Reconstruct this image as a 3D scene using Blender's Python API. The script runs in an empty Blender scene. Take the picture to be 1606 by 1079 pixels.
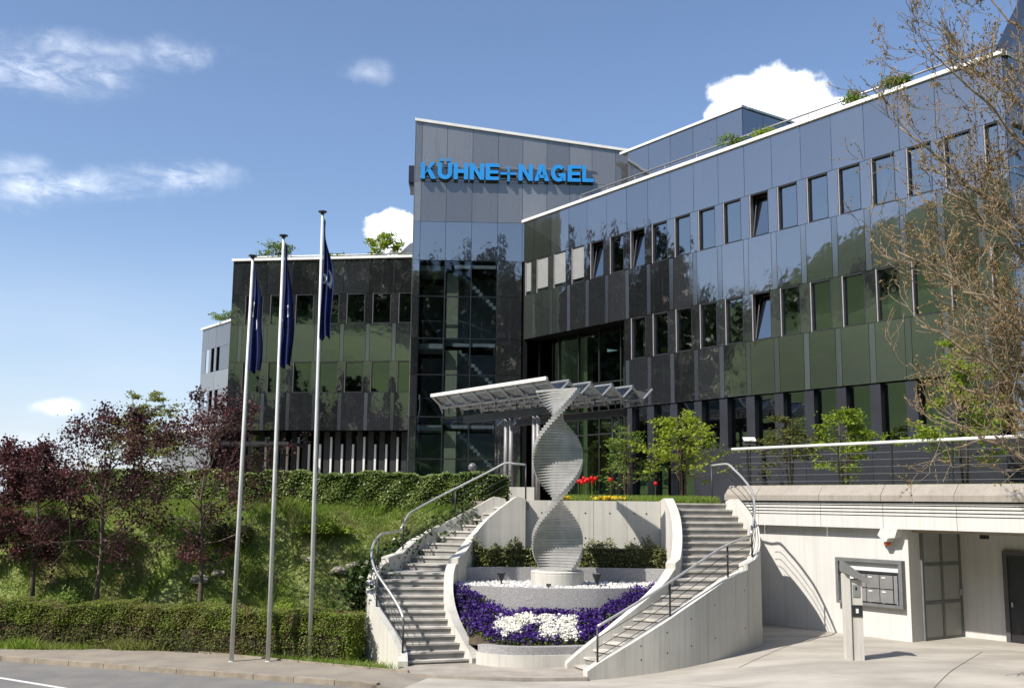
import bpy, math, random
import numpy as np
from mathutils import Vector, Matrix
R = math.radians
rng = np.random.default_rng(7)
random.seed(7)
scene = bpy.context.scene
COL = scene.collection

# ------------------------------------------------------------------ camera
EYE = Vector((0, 0, 3.93))
PITCH = math.atan(245.5 / 1650.0)
ROLL = math.atan(0.010)
fw = Vector((0, math.cos(PITCH), math.sin(PITCH)))
u0 = Vector((0, -math.sin(PITCH), math.cos(PITCH)))
rt = Vector((1, 0, 0)) * math.cos(ROLL) + u0 * math.sin(ROLL)
up = u0 * math.cos(ROLL) - Vector((1, 0, 0)) * math.sin(ROLL)
cam_d = bpy.data.cameras.new('camera')
cam = bpy.data.objects.new('camera', cam_d)
COL.objects.link(cam)
cam.matrix_world = Matrix(((rt.x, up.x, -fw.x, EYE.x), (rt.y, up.y, -fw.y, EYE.y), (rt.z, up.z, -fw.z, EYE.z), (0, 0, 0, 1)))
cam_d.sensor_width = 36
cam_d.lens = 36 * 1650 / 1606
cam_d.clip_end = 5000
scene.camera = cam

# ------------------------------------------------------------------ light
SUN_TO = Vector((-0.82, -0.57, 1.07)).normalized()
sun_d = bpy.data.lights.new('sun', 'SUN')
sun_d.energy = 4.6
sun_d.angle = R(0.53)
sun_d.color = (1.0, 0.94, 0.84)
sun = bpy.data.objects.new('sun', sun_d)
COL.objects.link(sun)
sun.rotation_euler = SUN_TO.to_track_quat('Z', 'Y').to_euler()

world = bpy.data.worlds.new('World')
scene.world = world
world.use_nodes = True
wt = world.node_tree
for n in list(wt.nodes):
    wt.nodes.remove(n)


class NT:
    """small helper for node trees"""
    def __init__(s, t):
        s.t = t
    def n(s, typ, **kw):
        nd = s.t.nodes.new(typ)
        for k, v in kw.items():
            setattr(nd, k, v)
        return nd
    def l(s, a, b):
        s.t.links.new(a, b)
    def val(s, x, sock):
        if hasattr(x, 'is_linked'):
            s.l(x, sock)
        else:
            sock.default_value = x
    def math(s, op, a, b=None, clamp=False):
        nd = s.n('ShaderNodeMath', operation=op, use_clamp=clamp)
        s.val(a, nd.inputs[0])
        if b is not None:
            s.val(b, nd.inputs[1])
        return nd.outputs[0]
    def vec(s, op, a, b=None):
        nd = s.n('ShaderNodeVectorMath', operation=op)
        s.val(a, nd.inputs[0])
        if b is not None:
            s.val(b, nd.inputs[1])
        return nd.outputs['Value'] if op in ('DOT_PRODUCT', 'LENGTH', 'DISTANCE') else nd.outputs[0]
    def noise(s, vec, scale, detail=4, rough=.5, dist=0):
        nd = s.n('ShaderNodeTexNoise')
        if vec is not None:
            s.l(vec, nd.inputs['Vector'])
        nd.inputs['Scale'].default_value = scale
        nd.inputs['Detail'].default_value = detail
        nd.inputs['Roughness'].default_value = rough
        nd.inputs['Distortion'].default_value = dist
        return nd.outputs['Fac']
    def ramp(s, fac, lo, hi, a=0.0, b=1.0, smooth=True):
        nd = s.n('ShaderNodeMapRange')
        nd.interpolation_type = 'SMOOTHSTEP' if smooth else 'LINEAR'
        s.val(fac, nd.inputs['Value'])
        nd.inputs['From Min'].default_value = lo
        nd.inputs['From Max'].default_value = hi
        nd.inputs['To Min'].default_value = a
        nd.inputs['To Max'].default_value = b
        return nd.outputs[0]
    def mix(s, fac, a, b, mode='MIX'):
        nd = s.n('ShaderNodeMix', data_type='RGBA', blend_type=mode)
        s.val(fac, nd.inputs[0])
        s.val(a, nd.inputs[6])
        s.val(b, nd.inputs[7])
        return nd.outputs[2]


def direction(px, py):
    d = fw + rt * ((px - 803) / 1650) + up * ((539.5 - py) / 1650)
    return d.normalized()


W = NT(wt)
sky = W.n('ShaderNodeTexSky', sky_type='NISHITA')
sky.sun_disc = False
sky.sun_elevation = math.asin(SUN_TO.z)
sky.sun_rotation = math.atan2(SUN_TO.x, SUN_TO.y)
sky.altitude = 500
sky.air_density = 1.0
sky.dust_density = 1.6
sky.ozone_density = 1.6
tc = W.n('ShaderNodeTexCoord')
D = tc.outputs['Generated']
Dn = W.vec('NORMALIZE', D)
# every cloud bank sits in a direction of the sky: (px, py of the photograph, half width, half height, edge softness, noise scale, strength)
CLOUDS = [
    (1212, 165, 96, 62, .22, 26, 1.0, .42),
    (1308, 186, 74, 36, .22, 30, 1.0, .42),
    (1146, 184, 48, 36, .22, 30, 1.0, .42),
    (624, 368, 58, 42, .22, 34, 1.0, .45),
    (70, 112, 215, 56, 1.9, 13, .62, 1.0),
    (165, 80, 180, 36, 1.9, 16, .55, 1.0),
    (280, 92, 70, 28, 1.7, 20, .5, .9),
    (105, 290, 230, 42, 1.7, 13, .82, .9),
    (265, 278, 120, 30, 1.7, 18, .65, .9),
    (15, 262, 70, 22, 1.9, 20, .5, .9),
    (580, 116, 48, 24, 1.8, 24, .38, .8),
    (92, 638, 44, 17, .8, 30, .6, .6),
    (60, 690, 190, 16, 1.8, 16, .34, 1.0),
    (190, 720, 150, 12, 1.8, 20, .3, 1.0),
]
n_fine = {}
wv = W.vec('MULTIPLY', Dn, (1.0, 1.0, 2.6))
warp = W.n('ShaderNodeTexNoise'); W.l(wv, warp.inputs['Vector']); warp.inputs['Scale'].default_value = 9; warp.inputs['Detail'].default_value = 4
wv2 = W.vec('ADD', wv, W.vec('MULTIPLY', warp.outputs['Color'], (.10, .10, .10)))
wisp = W.ramp(W.noise(wv2, 21, 9, .66, .0), .34, .66, .12, 1.25)
total = None
for (px, py, hw, hh, soft, ns, stg, amp) in CLOUDS:
    c = direction(px, py)
    ex = rt - c * rt.dot(c); ex.normalize()
    ey = c.cross(ex); ey = ey if ey.z > 0 else -ey
    dx = W.math('DIVIDE', W.vec('DOT_PRODUCT', Dn, tuple(ex)), hw / 1650)
    dy0 = W.vec('DOT_PRODUCT', W.vec('SUBTRACT', Dn, tuple(c)), tuple(ey))
    dy = W.math('DIVIDE', dy0, hh / 1650)
    r2 = W.math('SQRT', W.math('ADD', W.math('MULTIPLY', dx, dx), W.math('MULTIPLY', dy, dy)))
    if ns not in n_fine:
        n_fine[ns] = W.noise(Dn, ns, 7, .56, .05)
    nz = W.math('MULTIPLY', W.math('SUBTRACT', n_fine[ns], .5), 2.4 * amp)
    f = W.math('ADD', W.math('SUBTRACT', 1.0, r2), nz)
    front = W.math('GREATER_THAN', W.vec('DOT_PRODUCT', Dn, tuple(c)), .3)
    cov = W.ramp(f, 0.0, soft)
    if soft > 1:
        cov = W.math('MULTIPLY', cov, wisp)
    m = W.math('MULTIPLY', W.math('MULTIPLY', cov, stg), front)
    total = m if total is None else W.math('MAXIMUM', total, m)
# thin drifting fair-weather cloud all over the rest of the sky
flat = W.vec('MULTIPLY', Dn, (1, 1, 3.2))
far_n = W.noise(flat, 2.3, 8, .6, .4)
elev = W.vec('DOT_PRODUCT', Dn, (0, 0, 1))
gen = W.math('MULTIPLY', W.ramp(far_n, .60, .78), .8)
frontness = W.vec('DOT_PRODUCT', Dn, tuple(fw))
gen = W.math('MULTIPLY', gen, W.ramp(frontness, .55, .85, 1, 0))
low = W.math('MULTIPLY', W.ramp(elev, .0, .27, 1, 0), .66)
low = W.math('MULTIPLY', low, W.ramp(W.noise(flat, 4.5, 5, .55), .25, .75, .5, 1.0))
total = W.math('MAXIMUM', total, gen, True)
shade = W.ramp(W.noise(Dn, 22, 5, .5), .3, .7, .82, 1.0)
cl = W.n('ShaderNodeVectorMath', operation='SCALE')
cl.inputs[0].default_value = (10.6, 10.9, 11.5)
W.l(shade, cl.inputs['Scale'])
skycol = W.mix(1.0, sky.outputs[0], (.97, 1.0, 1.07, 1), 'MULTIPLY')
out = W.mix(total, W.mix(low, skycol, (5.4, 5.9, 6.9, 1)), cl.outputs[0])
bg = W.n('ShaderNodeBackground')
bg.inputs['Strength'].default_value = 0.115
W.l(out, bg.inputs['Color'])
wo = W.n('ShaderNodeOutputWorld')
W.l(bg.outputs[0], wo.inputs['Surface'])

scene.view_settings.view_transform = 'Standard'
scene.view_settings.look = 'None'
scene.view_settings.exposure = 0.52
scene.view_settings.gamma = 1.0
scene.view_settings.use_curve_mapping = False
scene.cycles.max_bounces = 8
scene.cycles.transparent_max_bounces = 16
scene.cycles.caustics_reflective = False
scene.cycles.caustics_refractive = False
scene.cycles.use_denoising = True

# ------------------------------------------------------------------ materials
MATS = {}


def base_mat(name):
    m = bpy.data.materials.new(name)
    m.use_nodes = True
    t = NT(m.node_tree)
    p = m.node_tree.nodes['Principled BSDF']
    MATS[name] = m
    return m, t, p


def M(name, col, rough=.7, metal=0.0, ior=1.5, var=.12, scale=3.0, bump=0.0, bscale=40.0, col2=None, obj_rand=0.0, stretch=(1, 1, 1), detail=5):
    """procedural surface: base colour drifting to col2 / darker by noise, fine relief by bump"""
    m, t, p = base_mat(name)
    tcn = t.n('ShaderNodeTexCoord')
    geo = t.n('ShaderNodeNewGeometry')
    pos = t.vec('MULTIPLY', geo.outputs['Position'], stretch)
    a = (*col, 1)
    b = (*(col2 if col2 else [c * (1 - 2 * var) for c in col]), 1)
    f = t.ramp(t.noise(pos, scale, detail, .6), .3, .7)
    c = t.mix(f, a, b)
    if obj_rand:
        oi = t.n('ShaderNodeObjectInfo')
        k = t.ramp(oi.outputs['Random'], 0, 1, 1 - obj_rand, 1 + obj_rand, False)
        kk = t.n('ShaderNodeVectorMath', operation='SCALE')
        t.l(c, kk.inputs[0]); t.l(k, kk.inputs['Scale'])
        c = kk.outputs[0]
    t.l(c, p.inputs['Base Color'])
    p.inputs['Roughness'].default_value = rough
    p.inputs['Metallic'].default_value = metal
    p.inputs['IOR'].default_value = ior
    if bump:
        bn = t.n('ShaderNodeBump')
        bn.inputs['Strength'].default_value = bump
        bn.inputs['Distance'].default_value = .02
        t.l(t.noise(pos, bscale, 4, .6), bn.inputs['Height'])
        t.l(bn.outputs[0], p.inputs['Normal'])
    return m


def concrete(name, col, streak=.25, board=0.0, stain=.3):
    """fair-faced concrete: vertical run-off streaks, blotches, tie holes left to geometry"""
    m, t, p = base_mat(name)
    geo = t.n('ShaderNodeNewGeometry')
    pos = geo.outputs['Position']
    st = t.ramp(t.noise(t.vec('MULTIPLY', pos, (7, 7, .35)), 1.0, 5, .65), .45, .8)
    bl = t.ramp(t.noise(pos, 1.1, 6, .6), .35, .7)
    fine = t.ramp(t.noise(pos, 60, 3, .7), .3, .7)
    c = t.mix(t.math('MULTIPLY', bl, stain), (*col, 1), tuple(x * .72 for x in col) + (1,))
    c = t.mix(t.math('MULTIPLY', st, streak), c, (col[0] * .5, col[1] * .49, col[2] * .47, 1))
    bd_ = t.ramp(t.noise(t.vec('MULTIPLY', pos, (11, 11, .02)), 1.0, 1, .5), .5, .62)
    c = t.mix(t.math('MULTIPLY', bd_, .16), c, (col[0] * .62, col[1] * .61, col[2] * .6, 1))
    drip = t.ramp(t.noise(t.vec('MULTIPLY', pos, (16, 16, .7)), 1.0, 6, .75), .60, .78)
    c = t.mix(t.math('MULTIPLY', drip, streak), c, (col[0] * .42, col[1] * .41, col[2] * .38, 1))
    c = t.mix(t.math('MULTIPLY', fine, .18), c, (col[0] * .6, col[1] * .6, col[2] * .6, 1))
    t.l(c, p.inputs['Base Color'])
    p.inputs['Roughness'].default_value = .85
    bn = t.n('ShaderNodeBump')
    bn.inputs['Strength'].default_value = .25
    bn.inputs['Distance'].default_value = .01
    h = t.noise(pos, 45, 5, .7)
    t.l(h, bn.inputs['Height'])
    t.l(bn.outputs[0], p.inputs['Normal'])
    return m


def leaf(name, c1, c2, c3=None, trans=.35, rough=.55):
    """leaf: every leaf its own tint, some light passing through"""
    m, t, p = base_mat(name)
    geo = t.n('ShaderNodeNewGeometry')
    r = geo.outputs['Random Per Island']
    c = t.mix(r, (*c1, 1), (*c2, 1))
    if c3:
        g = t.ramp(t.noise(geo.outputs['Position'], .9, 3), .42, .62)
        c = t.mix(g, c, (*c3, 1))
    t.l(c, p.inputs['Base Color'])
    p.inputs['Roughness'].default_value = rough
    p.inputs['Specular IOR Level'].default_value = .35
    tr = t.n('ShaderNodeBsdfTranslucent')
    t.l(c, tr.inputs['Color'])
    mx = t.n('ShaderNodeMixShader')
    mx.inputs[0].default_value = trans
    t.l(p.outputs[0], mx.inputs[1]); t.l(tr.outputs[0], mx.inputs[2])
    t.l(mx.outputs[0], t.t.nodes['Material Output'].inputs['Surface'])
    return m


def polished(name, col, ior, rough=.035, wave=.04, dirt=.25):
    """polished dark stone / coated glass cladding: mirror-like with faint ripples and run marks"""
    m, t, p = base_mat(name)
    geo = t.n('ShaderNodeNewGeometry')
    pos = geo.outputs['Position']
    oi = t.n('ShaderNodeObjectInfo')
    k = t.ramp(oi.outputs['Random'], 0, 1, .6, 1.5, False)
    sc = t.n('ShaderNodeVectorMath', operation='SCALE')
    speck = t.ramp(t.noise(pos, 55, 3, .7), .35, .7)
    c = t.mix(speck, (*col, 1), tuple(x * 1.9 for x in col) + (1,))
    t.l(c, sc.inputs[0]); t.l(k, sc.inputs['Scale'])
    streak = t.ramp(t.noise(t.vec('MULTIPLY', pos, (5, 5, .25)), 1.0, 4, .6), .55, .8)
    c = t.mix(t.math('MULTIPLY', streak, dirt), sc.outputs[0], (.07, .07, .075, 1))
    t.l(c, p.inputs['Base Color'])
    p.inputs['IOR'].default_value = ior
    rr = t.ramp(streak, 0, 1, rough, rough + .10, False)
    t.l(rr, p.inputs['Roughness'])
    bn = t.n('ShaderNodeBump')
    bn.inputs['Strength'].default_value = wave
    bn.inputs['Distance'].default_value = .05
    t.l(t.noise(pos, 1.6, 2, .5), bn.inputs['Height'])
    t.l(bn.outputs[0], p.inputs['Normal'])
    return m


def glass(name, tint, refl, wave=.03):
    """tinted coated glazing: part mirror, part see-through"""
    m, t, p = base_mat(name)
    t.t.nodes.remove(p)
    geo = t.n('ShaderNodeNewGeometry')
    bn = t.n('ShaderNodeBump')
    bn.inputs['Strength'].default_value = wave
    bn.inputs['Distance'].default_value = .05
    t.l(t.noise(geo.outputs['Position'], 1.1, 2, .5), bn.inputs['Height'])
    tr = t.n('ShaderNodeBsdfTransparent'); tr.inputs[0].default_value = (*tint, 1)
    gl = t.n('ShaderNodeBsdfGlossy'); gl.inputs['Roughness'].default_value = .02
    gl.inputs['Color'].default_value = (.92, .97, 1, 1)
    t.l(bn.outputs[0], gl.inputs['Normal'])
    lw = t.n('ShaderNodeLayerWeight'); lw.inputs['Blend'].default_value = .5
    f = t.math('ADD', refl, t.math('MULTIPLY', t.math('POWER', lw.outputs['Facing'], 5.0), 1 - refl))
    mx = t.n('ShaderNodeMixShader')
    t.l(f, mx.inputs[0]); t.l(tr.outputs[0], mx.inputs[1]); t.l(gl.outputs[0], mx.inputs[2])
    t.l(mx.outputs[0], t.t.nodes['Material Output'].inputs['Surface'])
    return m


polished('cladding', (.014, .015, .018), 3.4, .03, .07, .3)
polished('cladding_tower', (.085, .087, .092), 2.1, .06, .05, .5)
polished('cladding_strip', (.030, .034, .044), 3.2, .12, .03, .5)
glass('window_glass', (.42, .46, .45), .27, .06)
glass('stair_glass', (.62, .67, .69), .07, .03)
glass('hall_glass', (.50, .58, .53), .20, .02)
glass('roof_glass', (.52, .57, .58), .10, .02)
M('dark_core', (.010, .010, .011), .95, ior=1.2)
M('interior_grey', (.62, .64, .64), .8)
M('interior_cream', (.75, .70, .48), .8, var=.05)
M('white_coping', (.82, .82, .80), .4, var=.06, scale=2)
M('reveal_metal', (.34, .31, .32), .5, .1, var=.08, scale=6)
M('aluminium', (.42, .42, .43), .38, .6, var=.08, scale=6)
M('frame_grey', (.10, .095, .10), .5, .2, var=.1)
M('dark_metal', (.035, .037, .042), .45, .3, var=.1)
M('plinth_grey', (.024, .027, .037), .5, var=.15, scale=1.2, bump=.1, obj_rand=.1)
M('blind_white', (.70, .71, .72), .6, var=.05)
M('sign_blue', (.025, .29, .74), .35, var=.04)
M('sign_side', (.008, .012, .04), .5)
M('flag_blue', (.010, .022, .14), .75, var=.25, scale=2.5, bump=.2, bscale=200)
M('flag_white', (.75, .77, .82), .7, var=.1)
M('pole_metal', (.66, .67, .66), .4, .0, var=.06, scale=4)
M('sculpture_metal', (.47, .465, .46), .38, .35, var=.10, scale=5, obj_rand=.07, bump=.05, bscale=120)
M('steel_rail', (.58, .57, .55), .32, .55, var=.08)
M('rail_post', (.05, .055, .06), .5, .4, var=.1)
concrete('concrete', (.60, .58, .53), .55, stain=.32)
concrete('concrete_white', (.62, .61, .59), .25, stain=.28)
concrete('concrete_old', (.33, .30, .265), .5, stain=.5)
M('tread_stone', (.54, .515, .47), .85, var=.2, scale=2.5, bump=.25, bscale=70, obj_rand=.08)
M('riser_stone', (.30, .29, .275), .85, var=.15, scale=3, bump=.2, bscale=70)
M('granite', (.40, .39, .395), .75, col2=(.22, .215, .22), scale=42, bump=.6, bscale=24, obj_rand=.08, detail=3)
M('gravel_white', (.60, .59, .57), .8, obj_rand=.0, var=.12, scale=30)
M('asphalt', (.15, .147, .145), .9, col2=(.20, .19, .175), scale=.9, bump=.3, bscale=120)
M('pavement_mat', (.29, .255, .205), .9, col2=(.22, .195, .165), scale=1.2, bump=.3, bscale=100)
M('kerb_stone', (.34, .29, .225), .85, var=.18, scale=3, bump=.3)
M('drive_concrete', (.43, .40, .35), .9, col2=(.29, .27, .235), scale=.7, bump=.3, bscale=60, stretch=(.6, 1.6, 1))
M('apron_stone', (.36, .325, .28), .9, col2=(.27, .24, .205), scale=2, bump=.3, bscale=60)
M('road_paint', (.72, .72, .70), .7, var=.12, scale=8)
M('soil', (.10, .075, .05), .95, var=.3, scale=3, bump=.5, bscale=20)
M('meadow', (.105, .18, .03), .95, col2=(.065, .12, .022), scale=.07, bump=.4, bscale=3)
M('bank_soil', (.20, .26, .07), .95, col2=(.22, .22, .09), scale=1.0, bump=.6, bscale=14)
M('bark', (.15, .115, .085), .9, var=.25, scale=14, bump=.6, bscale=40, stretch=(1, 1, .25))
M('bark_pale', (.30, .255, .20), .9, var=.25, scale=10, bump=.5, bscale=40, stretch=(1, 1, .3))
M('bark_tan', (.33, .255, .175), .9, var=.25, scale=8, bump=.4, bscale=40)
M('column_grey', (.26, .26, .27), .5, .2, var=.06)
M('twig', (.20, .15, .10), .9, var=.3, scale=5)
M('dark_twig', (.055, .04, .025), .9, var=.3, scale=5)
M('hedge_core', (.045, .05, .018), .95, var=.3, scale=6)
M('gate_panel', (.34, .35, .34), .6, var=.06, scale=1.5)
M('gate_frame', (.16, .165, .17), .5, var=.1)
M('box_grey', (.27, .27, .27), .45, .3, var=.08, obj_rand=.06)
M('paper_white', (.72, .73, .72), .6, var=.05)
M('black', (.012, .012, .013), .5)
M('orange_lamp', (.55, .10, .02), .4)
M('globe_lamp', (.16, .16, .17), .3, var=.1)
M('stone_pale', (.42, .38, .31), .9, var=.22, scale=4, bump=.6, bscale=25, obj_rand=.15)
leaf('leaf_red', (.075, .026, .032), (.16, .055, .055), (.055, .022, .028), .45)
leaf('leaf_hedge', (.13, .20, .018), (.20, .27, .030), (.16, .19, .030), .45)
leaf('leaf_hedge_low', (.14, .095, .045), (.09, .11, .022), (.15, .095, .055), .3)
leaf('leaf_laurel', (.10, .16, .028), (.24, .29, .09), (.08, .13, .024), .25, .35)
leaf('leaf_lime', (.20, .30, .026), (.31, .39, .040), None, .5)
leaf('leaf_maple', (.24, .33, .030), (.35, .42, .045), None, .5)
leaf('leaf_green', (.10, .18, .026), (.19, .26, .045), None, .45)
leaf('leaf_ochre', (.15, .14, .035), (.10, .13, .022), None, .35)
leaf('leaf_pale', (.20, .25, .055), (.28, .31, .085), None, .45)
leaf('leaf_ivy', (.030, .055, .014), (.075, .115, .030), None, .12, .35)
leaf('leaf_box', (.075, .095, .022), (.17, .18, .055), None, .2, .4)
leaf('leaf_bud', (.24, .15, .055), (.34, .24, .09), None, .3)
leaf('grass_blade', (.18, .29, .042), (.29, .39, .07), (.28, .31, .095), .55)
leaf('grass_dry', (.21, .24, .06), (.15, .21, .035), (.24, .21, .10), .45)
leaf('leaf_forest', (.030, .045, .018), (.065, .085, .030), None, .15)
leaf('leaf_far', (.06, .095, .022), (.09, .125, .03), None, .25)
leaf('petal_purple', (.022, .006, .085), (.075, .014, .26), (.03, .006, .12), .2)
leaf('petal_white', (.78, .76, .68), (.86, .85, .80), None, .25)
leaf('petal_red', (.55, .008, .010), (.72, .020, .018), None, .25)
leaf('petal_yellow', (.75, .52, .02), (.80, .62, .04), None, .2)


# ------------------------------------------------------------------ object helpers
def link(name, me, mat=None, parent=None):
    o = bpy.data.objects.new(name, me)
    COL.objects.link(o)
    if mat:
        for mm in (mat if isinstance(mat, (list, tuple)) else [mat]):
            me.materials.append(MATS[mm])
    if parent is not None:
        o.parent = parent
    return o


def empty(name, loc, label=None, cat=None, group=None, rz=0):
    o = bpy.data.objects.new(name, None)
    COL.objects.link(o)
    o.location = loc
    o.rotation_euler = (0, 0, rz)
    o.empty_display_size = .2
    tag(o, label, cat, group)
    return o


def tag(o, label=None, cat=None, group=None, kind=None):
    if label: o['label'] = label
    if cat: o['category'] = cat
    if group: o['group'] = group
    if kind: o['kind'] = kind
    return o


class MB:
    def __init__(s):
        s.v = []; s.f = []; s.mi = []
    def add(s, vs, fs, mi=0):
        b = len(s.v)
        s.v += [tuple(map(float, v)) for v in vs]
        s.f += [tuple(b + i for i in f) for f in fs]
        s.mi += [mi] * len(fs)
        return s
    def box(s, x0, x1, y0, y1, z0, z1, mi=0):
        return s.add([(x0, y0, z0), (x1, y0, z0), (x1, y1, z0), (x0, y1, z0), (x0, y0, z1), (x1, y0, z1), (x1, y1, z1), (x0, y1, z1)],
                     [(0, 3, 2, 1), (4, 5, 6, 7), (0, 1, 5, 4), (1, 2, 6, 5), (2, 3, 7, 6), (3, 0, 4, 7)], mi)
    def prism(s, poly, z0, z1, mi=0):
        n = len(poly)
        a = sum(poly[i][0] * poly[(i + 1) % n][1] - poly[(i + 1) % n][0] * poly[i][1] for i in range(n))
        if a < 0:
            poly = poly[::-1]
        zz0 = z0 if hasattr(z0, '__len__') else [z0] * n
        zz1 = z1 if hasattr(z1, '__len__') else [z1] * n
        if a < 0:
            zz0, zz1 = list(zz0)[::-1], list(zz1)[::-1]
        vs = [(x, y, z) for (x, y), z in zip(poly, zz0)] + [(x, y, z) for (x, y), z in zip(poly, zz1)]
        fs = [tuple(range(n))[::-1], tuple(range(n, 2 * n))] + [(i, (i + 1) % n, n + (i + 1) % n, n + i) for i in range(n)]
        return s.add(vs, fs, mi)
    def tube(s, pts, rad, seg=8, mi=0, cap=True):
        pts = [Vector(p) for p in pts]
        n = len(pts)
        rr = rad if hasattr(rad, '__len__') else [rad] * n
        base = len(s.v)
        prev = None
        for i, p in enumerate(pts):
            t = (pts[min(i + 1, n - 1)] - pts[max(i - 1, 0)])
            t = t.normalized() if t.length > 1e-9 else Vector((0, 0, 1))
            if prev is None:
                a = Vector((0, 0, 1)) if abs(t.z) < .9 else Vector((1, 0, 0))
                x = t.cross(a).normalized()
            else:
                x = prev - t * prev.dot(t)
                x = x.normalized() if x.length > 1e-6 else t.cross(Vector((0, 0, 1))).normalized()
            prev = x
            y = t.cross(x)
            for k in range(seg):
                an = 2 * math.pi * k / seg
                s.v.append(tuple(p + (x * math.cos(an) + y * math.sin(an)) * rr[i]))
        for i in range(n - 1):
            for k in range(seg):
                a = base + i * seg + k; b = base + i * seg + (k + 1) % seg
                s.f.append((a, b, b + seg, a + seg)); s.mi.append(mi)
        if cap:
            s.f.append(tuple(base + k for k in range(seg))[::-1]); s.mi.append(mi)
            s.f.append(tuple(base + (n - 1) * seg + k for k in range(seg))); s.mi.append(mi)
        return s
    def lathe(s, prof, seg=20, mi=0, c=(0, 0, 0)):
        base = len(s.v)
        for (r, z) in prof:
            for k in range(seg):
                an = 2 * math.pi * k / seg
                s.v.append((c[0] + r * math.cos(an), c[1] + r * math.sin(an), c[2] + z))
        for i in range(len(prof) - 1):
            for k in range(seg):
                a = base + i * seg + k; b = base + i * seg + (k + 1) % seg
                s.f.append((a, b, b + seg, a + seg)); s.mi.append(mi)
        s.f.append(tuple(base + k for k in range(seg))[::-1]); s.mi.append(mi)
        s.f.append(tuple(base + (len(prof) - 1) * seg + k for k in range(seg))); s.mi.append(mi)
        return s
    def mesh(s, name='m', smooth=False):
        me = bpy.data.meshes.new(name)
        me.from_pydata(s.v, [], s.f)
        if any(s.mi):
            me.polygons.foreach_set('material_index', s.mi)
        if smooth:
            me.polygons.foreach_set('use_smooth', [True] * len(s.f))
        me.update()
        return me
    def build(s, name, mat, parent=None, smooth=False, kind=None):
        o = link(name, s.mesh(name, smooth), mat, parent)
        if kind: o['kind'] = kind
        return o


def quads_mesh(name, P):
    """P: (N,4,3) array -> mesh of N separate quads"""
    N = len(P)
    me = bpy.data.meshes.new(name)
    me.vertices.add(N * 4)
    me.vertices.foreach_set('co', np.ascontiguousarray(P, dtype=np.float32).reshape(-1))
    me.loops.add(N * 4)
    me.loops.foreach_set('vertex_index', np.arange(N * 4, dtype=np.int32))
    me.polygons.add(N)
    me.polygons.foreach_set('loop_start', np.arange(0, N * 4, 4, dtype=np.int32))
    me.polygons.foreach_set('loop_total', np.full(N, 4, dtype=np.int32))
    me.update(calc_edges=True)
    return me


def unit(a):
    return a / np.maximum(np.linalg.norm(a, axis=-1, keepdims=True), 1e-9)


def leaf_quads(C, L, Wd, up_bias=0.0, rg=rng, flat=None, droop=0.0, face=None):
    """leaf-shaped quads at centres C"""
    N = len(C)
    t = unit(rg.normal(size=(N, 3)) + np.array([0, 0, up_bias]) - np.array([0, 0, droop]))
    if flat is not None:
        t[:, 2] *= flat; t = unit(t)
    b = rg.normal(size=(N, 3))
    if flat is not None:
        b[:, 2] *= flat
    b = unit(b - t * np.sum(b * t, 1, keepdims=True))
    if face is not None:
        nm = unit(np.array(face) + rg.normal(size=(N, 3)) * .55)
        t = unit(np.cross(nm, rg.normal(size=(N, 3)))); b = np.cross(nm, t)
    s = rg.uniform(.65, 1.25, (N, 1))
    l = t * L * .5 * s; w = b * Wd * .5 * s
    off = np.cross(t, b) * L * .08 * s
    return np.stack([C - l + off, C - l * .1 + w - off, C + l + off, C - l * .1 - w - off], 1)


def blades(C, H, Wd, lean=.5, rg=rng):
    N = len(C)
    h = rg.uniform(.5, 1.2, (N, 1)) * H
    a = rg.uniform(0, 2 * np.pi, N)
    b = np.stack([np.cos(a), np.sin(a), np.zeros(N)], 1) * Wd * .5
    ln = np.stack([rg.normal(size=N) * lean, rg.normal(size=N) * lean, np.ones(N)], 1) * h
    return np.stack([C - b, C + b, C + ln + b * .25, C + ln - b * .25], 1)


def leafobj(name, Q, mat, parent=None):
    return link(name, quads_mesh(name, Q), mat, parent)


def smooth(x, a, b):
    t = np.clip((np.asarray(x, float) - a) / (b - a), 0, 1)
    return t * t * (3 - 2 * t)


# frame of a facade: u along it, v into the building, z up
class Frame:
    def __init__(s, O, d):
        d = Vector((d[0], d[1])).normalized()
        s.O = Vector((O[0], O[1])); s.d = d; s.m = Vector((-d.y, d.x)); s.rz = math.atan2(d.y, d.x)
    def w(s, u, v, z):
        q = s.O + s.d * u + s.m * v
        return Vector((q.x, q.y, z))
    def xy(s, u, v=0):
        q = s.O + s.d * u + s.m * v
        return (q.x, q.y)


BOXC = {}


def fbox(fr, name, mat, parent, u0, u1, v0, v1, z0, z1, jit=0.0):
    """a box on a facade frame as an object of its own; alike boxes share a mesh"""
    key = (round(u1 - u0, 4), round(v1 - v0, 4), round(z1 - z0, 4), mat)
    me = BOXC.get(key)
    if me is None:
        a, b, c = (u1 - u0) / 2, (v1 - v0) / 2, (z1 - z0) / 2
        me = MB().box(-a, a, -b, b, -c, c).mesh(name)
        me.materials.append(MATS[mat])
        BOXC[key] = me
    o = bpy.data.objects.new(name, me)
    COL.objects.link(o)
    o.parent = parent
    o.location = fr.w((u0 + u1) / 2, (v0 + v1) / 2, (z0 + z1) / 2) - Vector(parent.location)
    o.rotation_euler = (random.gauss(0, jit), 0, fr.rz + random.gauss(0, jit))
    return o


def mbox(mb, fr, u0, u1, v0, v1, z0, z1, mi=0):
    P = [fr.xy(u0, v0), fr.xy(u1, v0), fr.xy(u1, v1), fr.xy(u0, v1)]
    mb.prism(P, z0, z1, mi)
    return mb


# ================================================================== GROUND
gm = MB()
gm.add([(-900, -200, -.03), (900, -200, -.03), (900, 1500, -.03), (-900, 1500, -.03)], [(0, 1, 2, 3)])
tag(gm.build('ground', 'meadow'), kind='structure')

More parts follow.
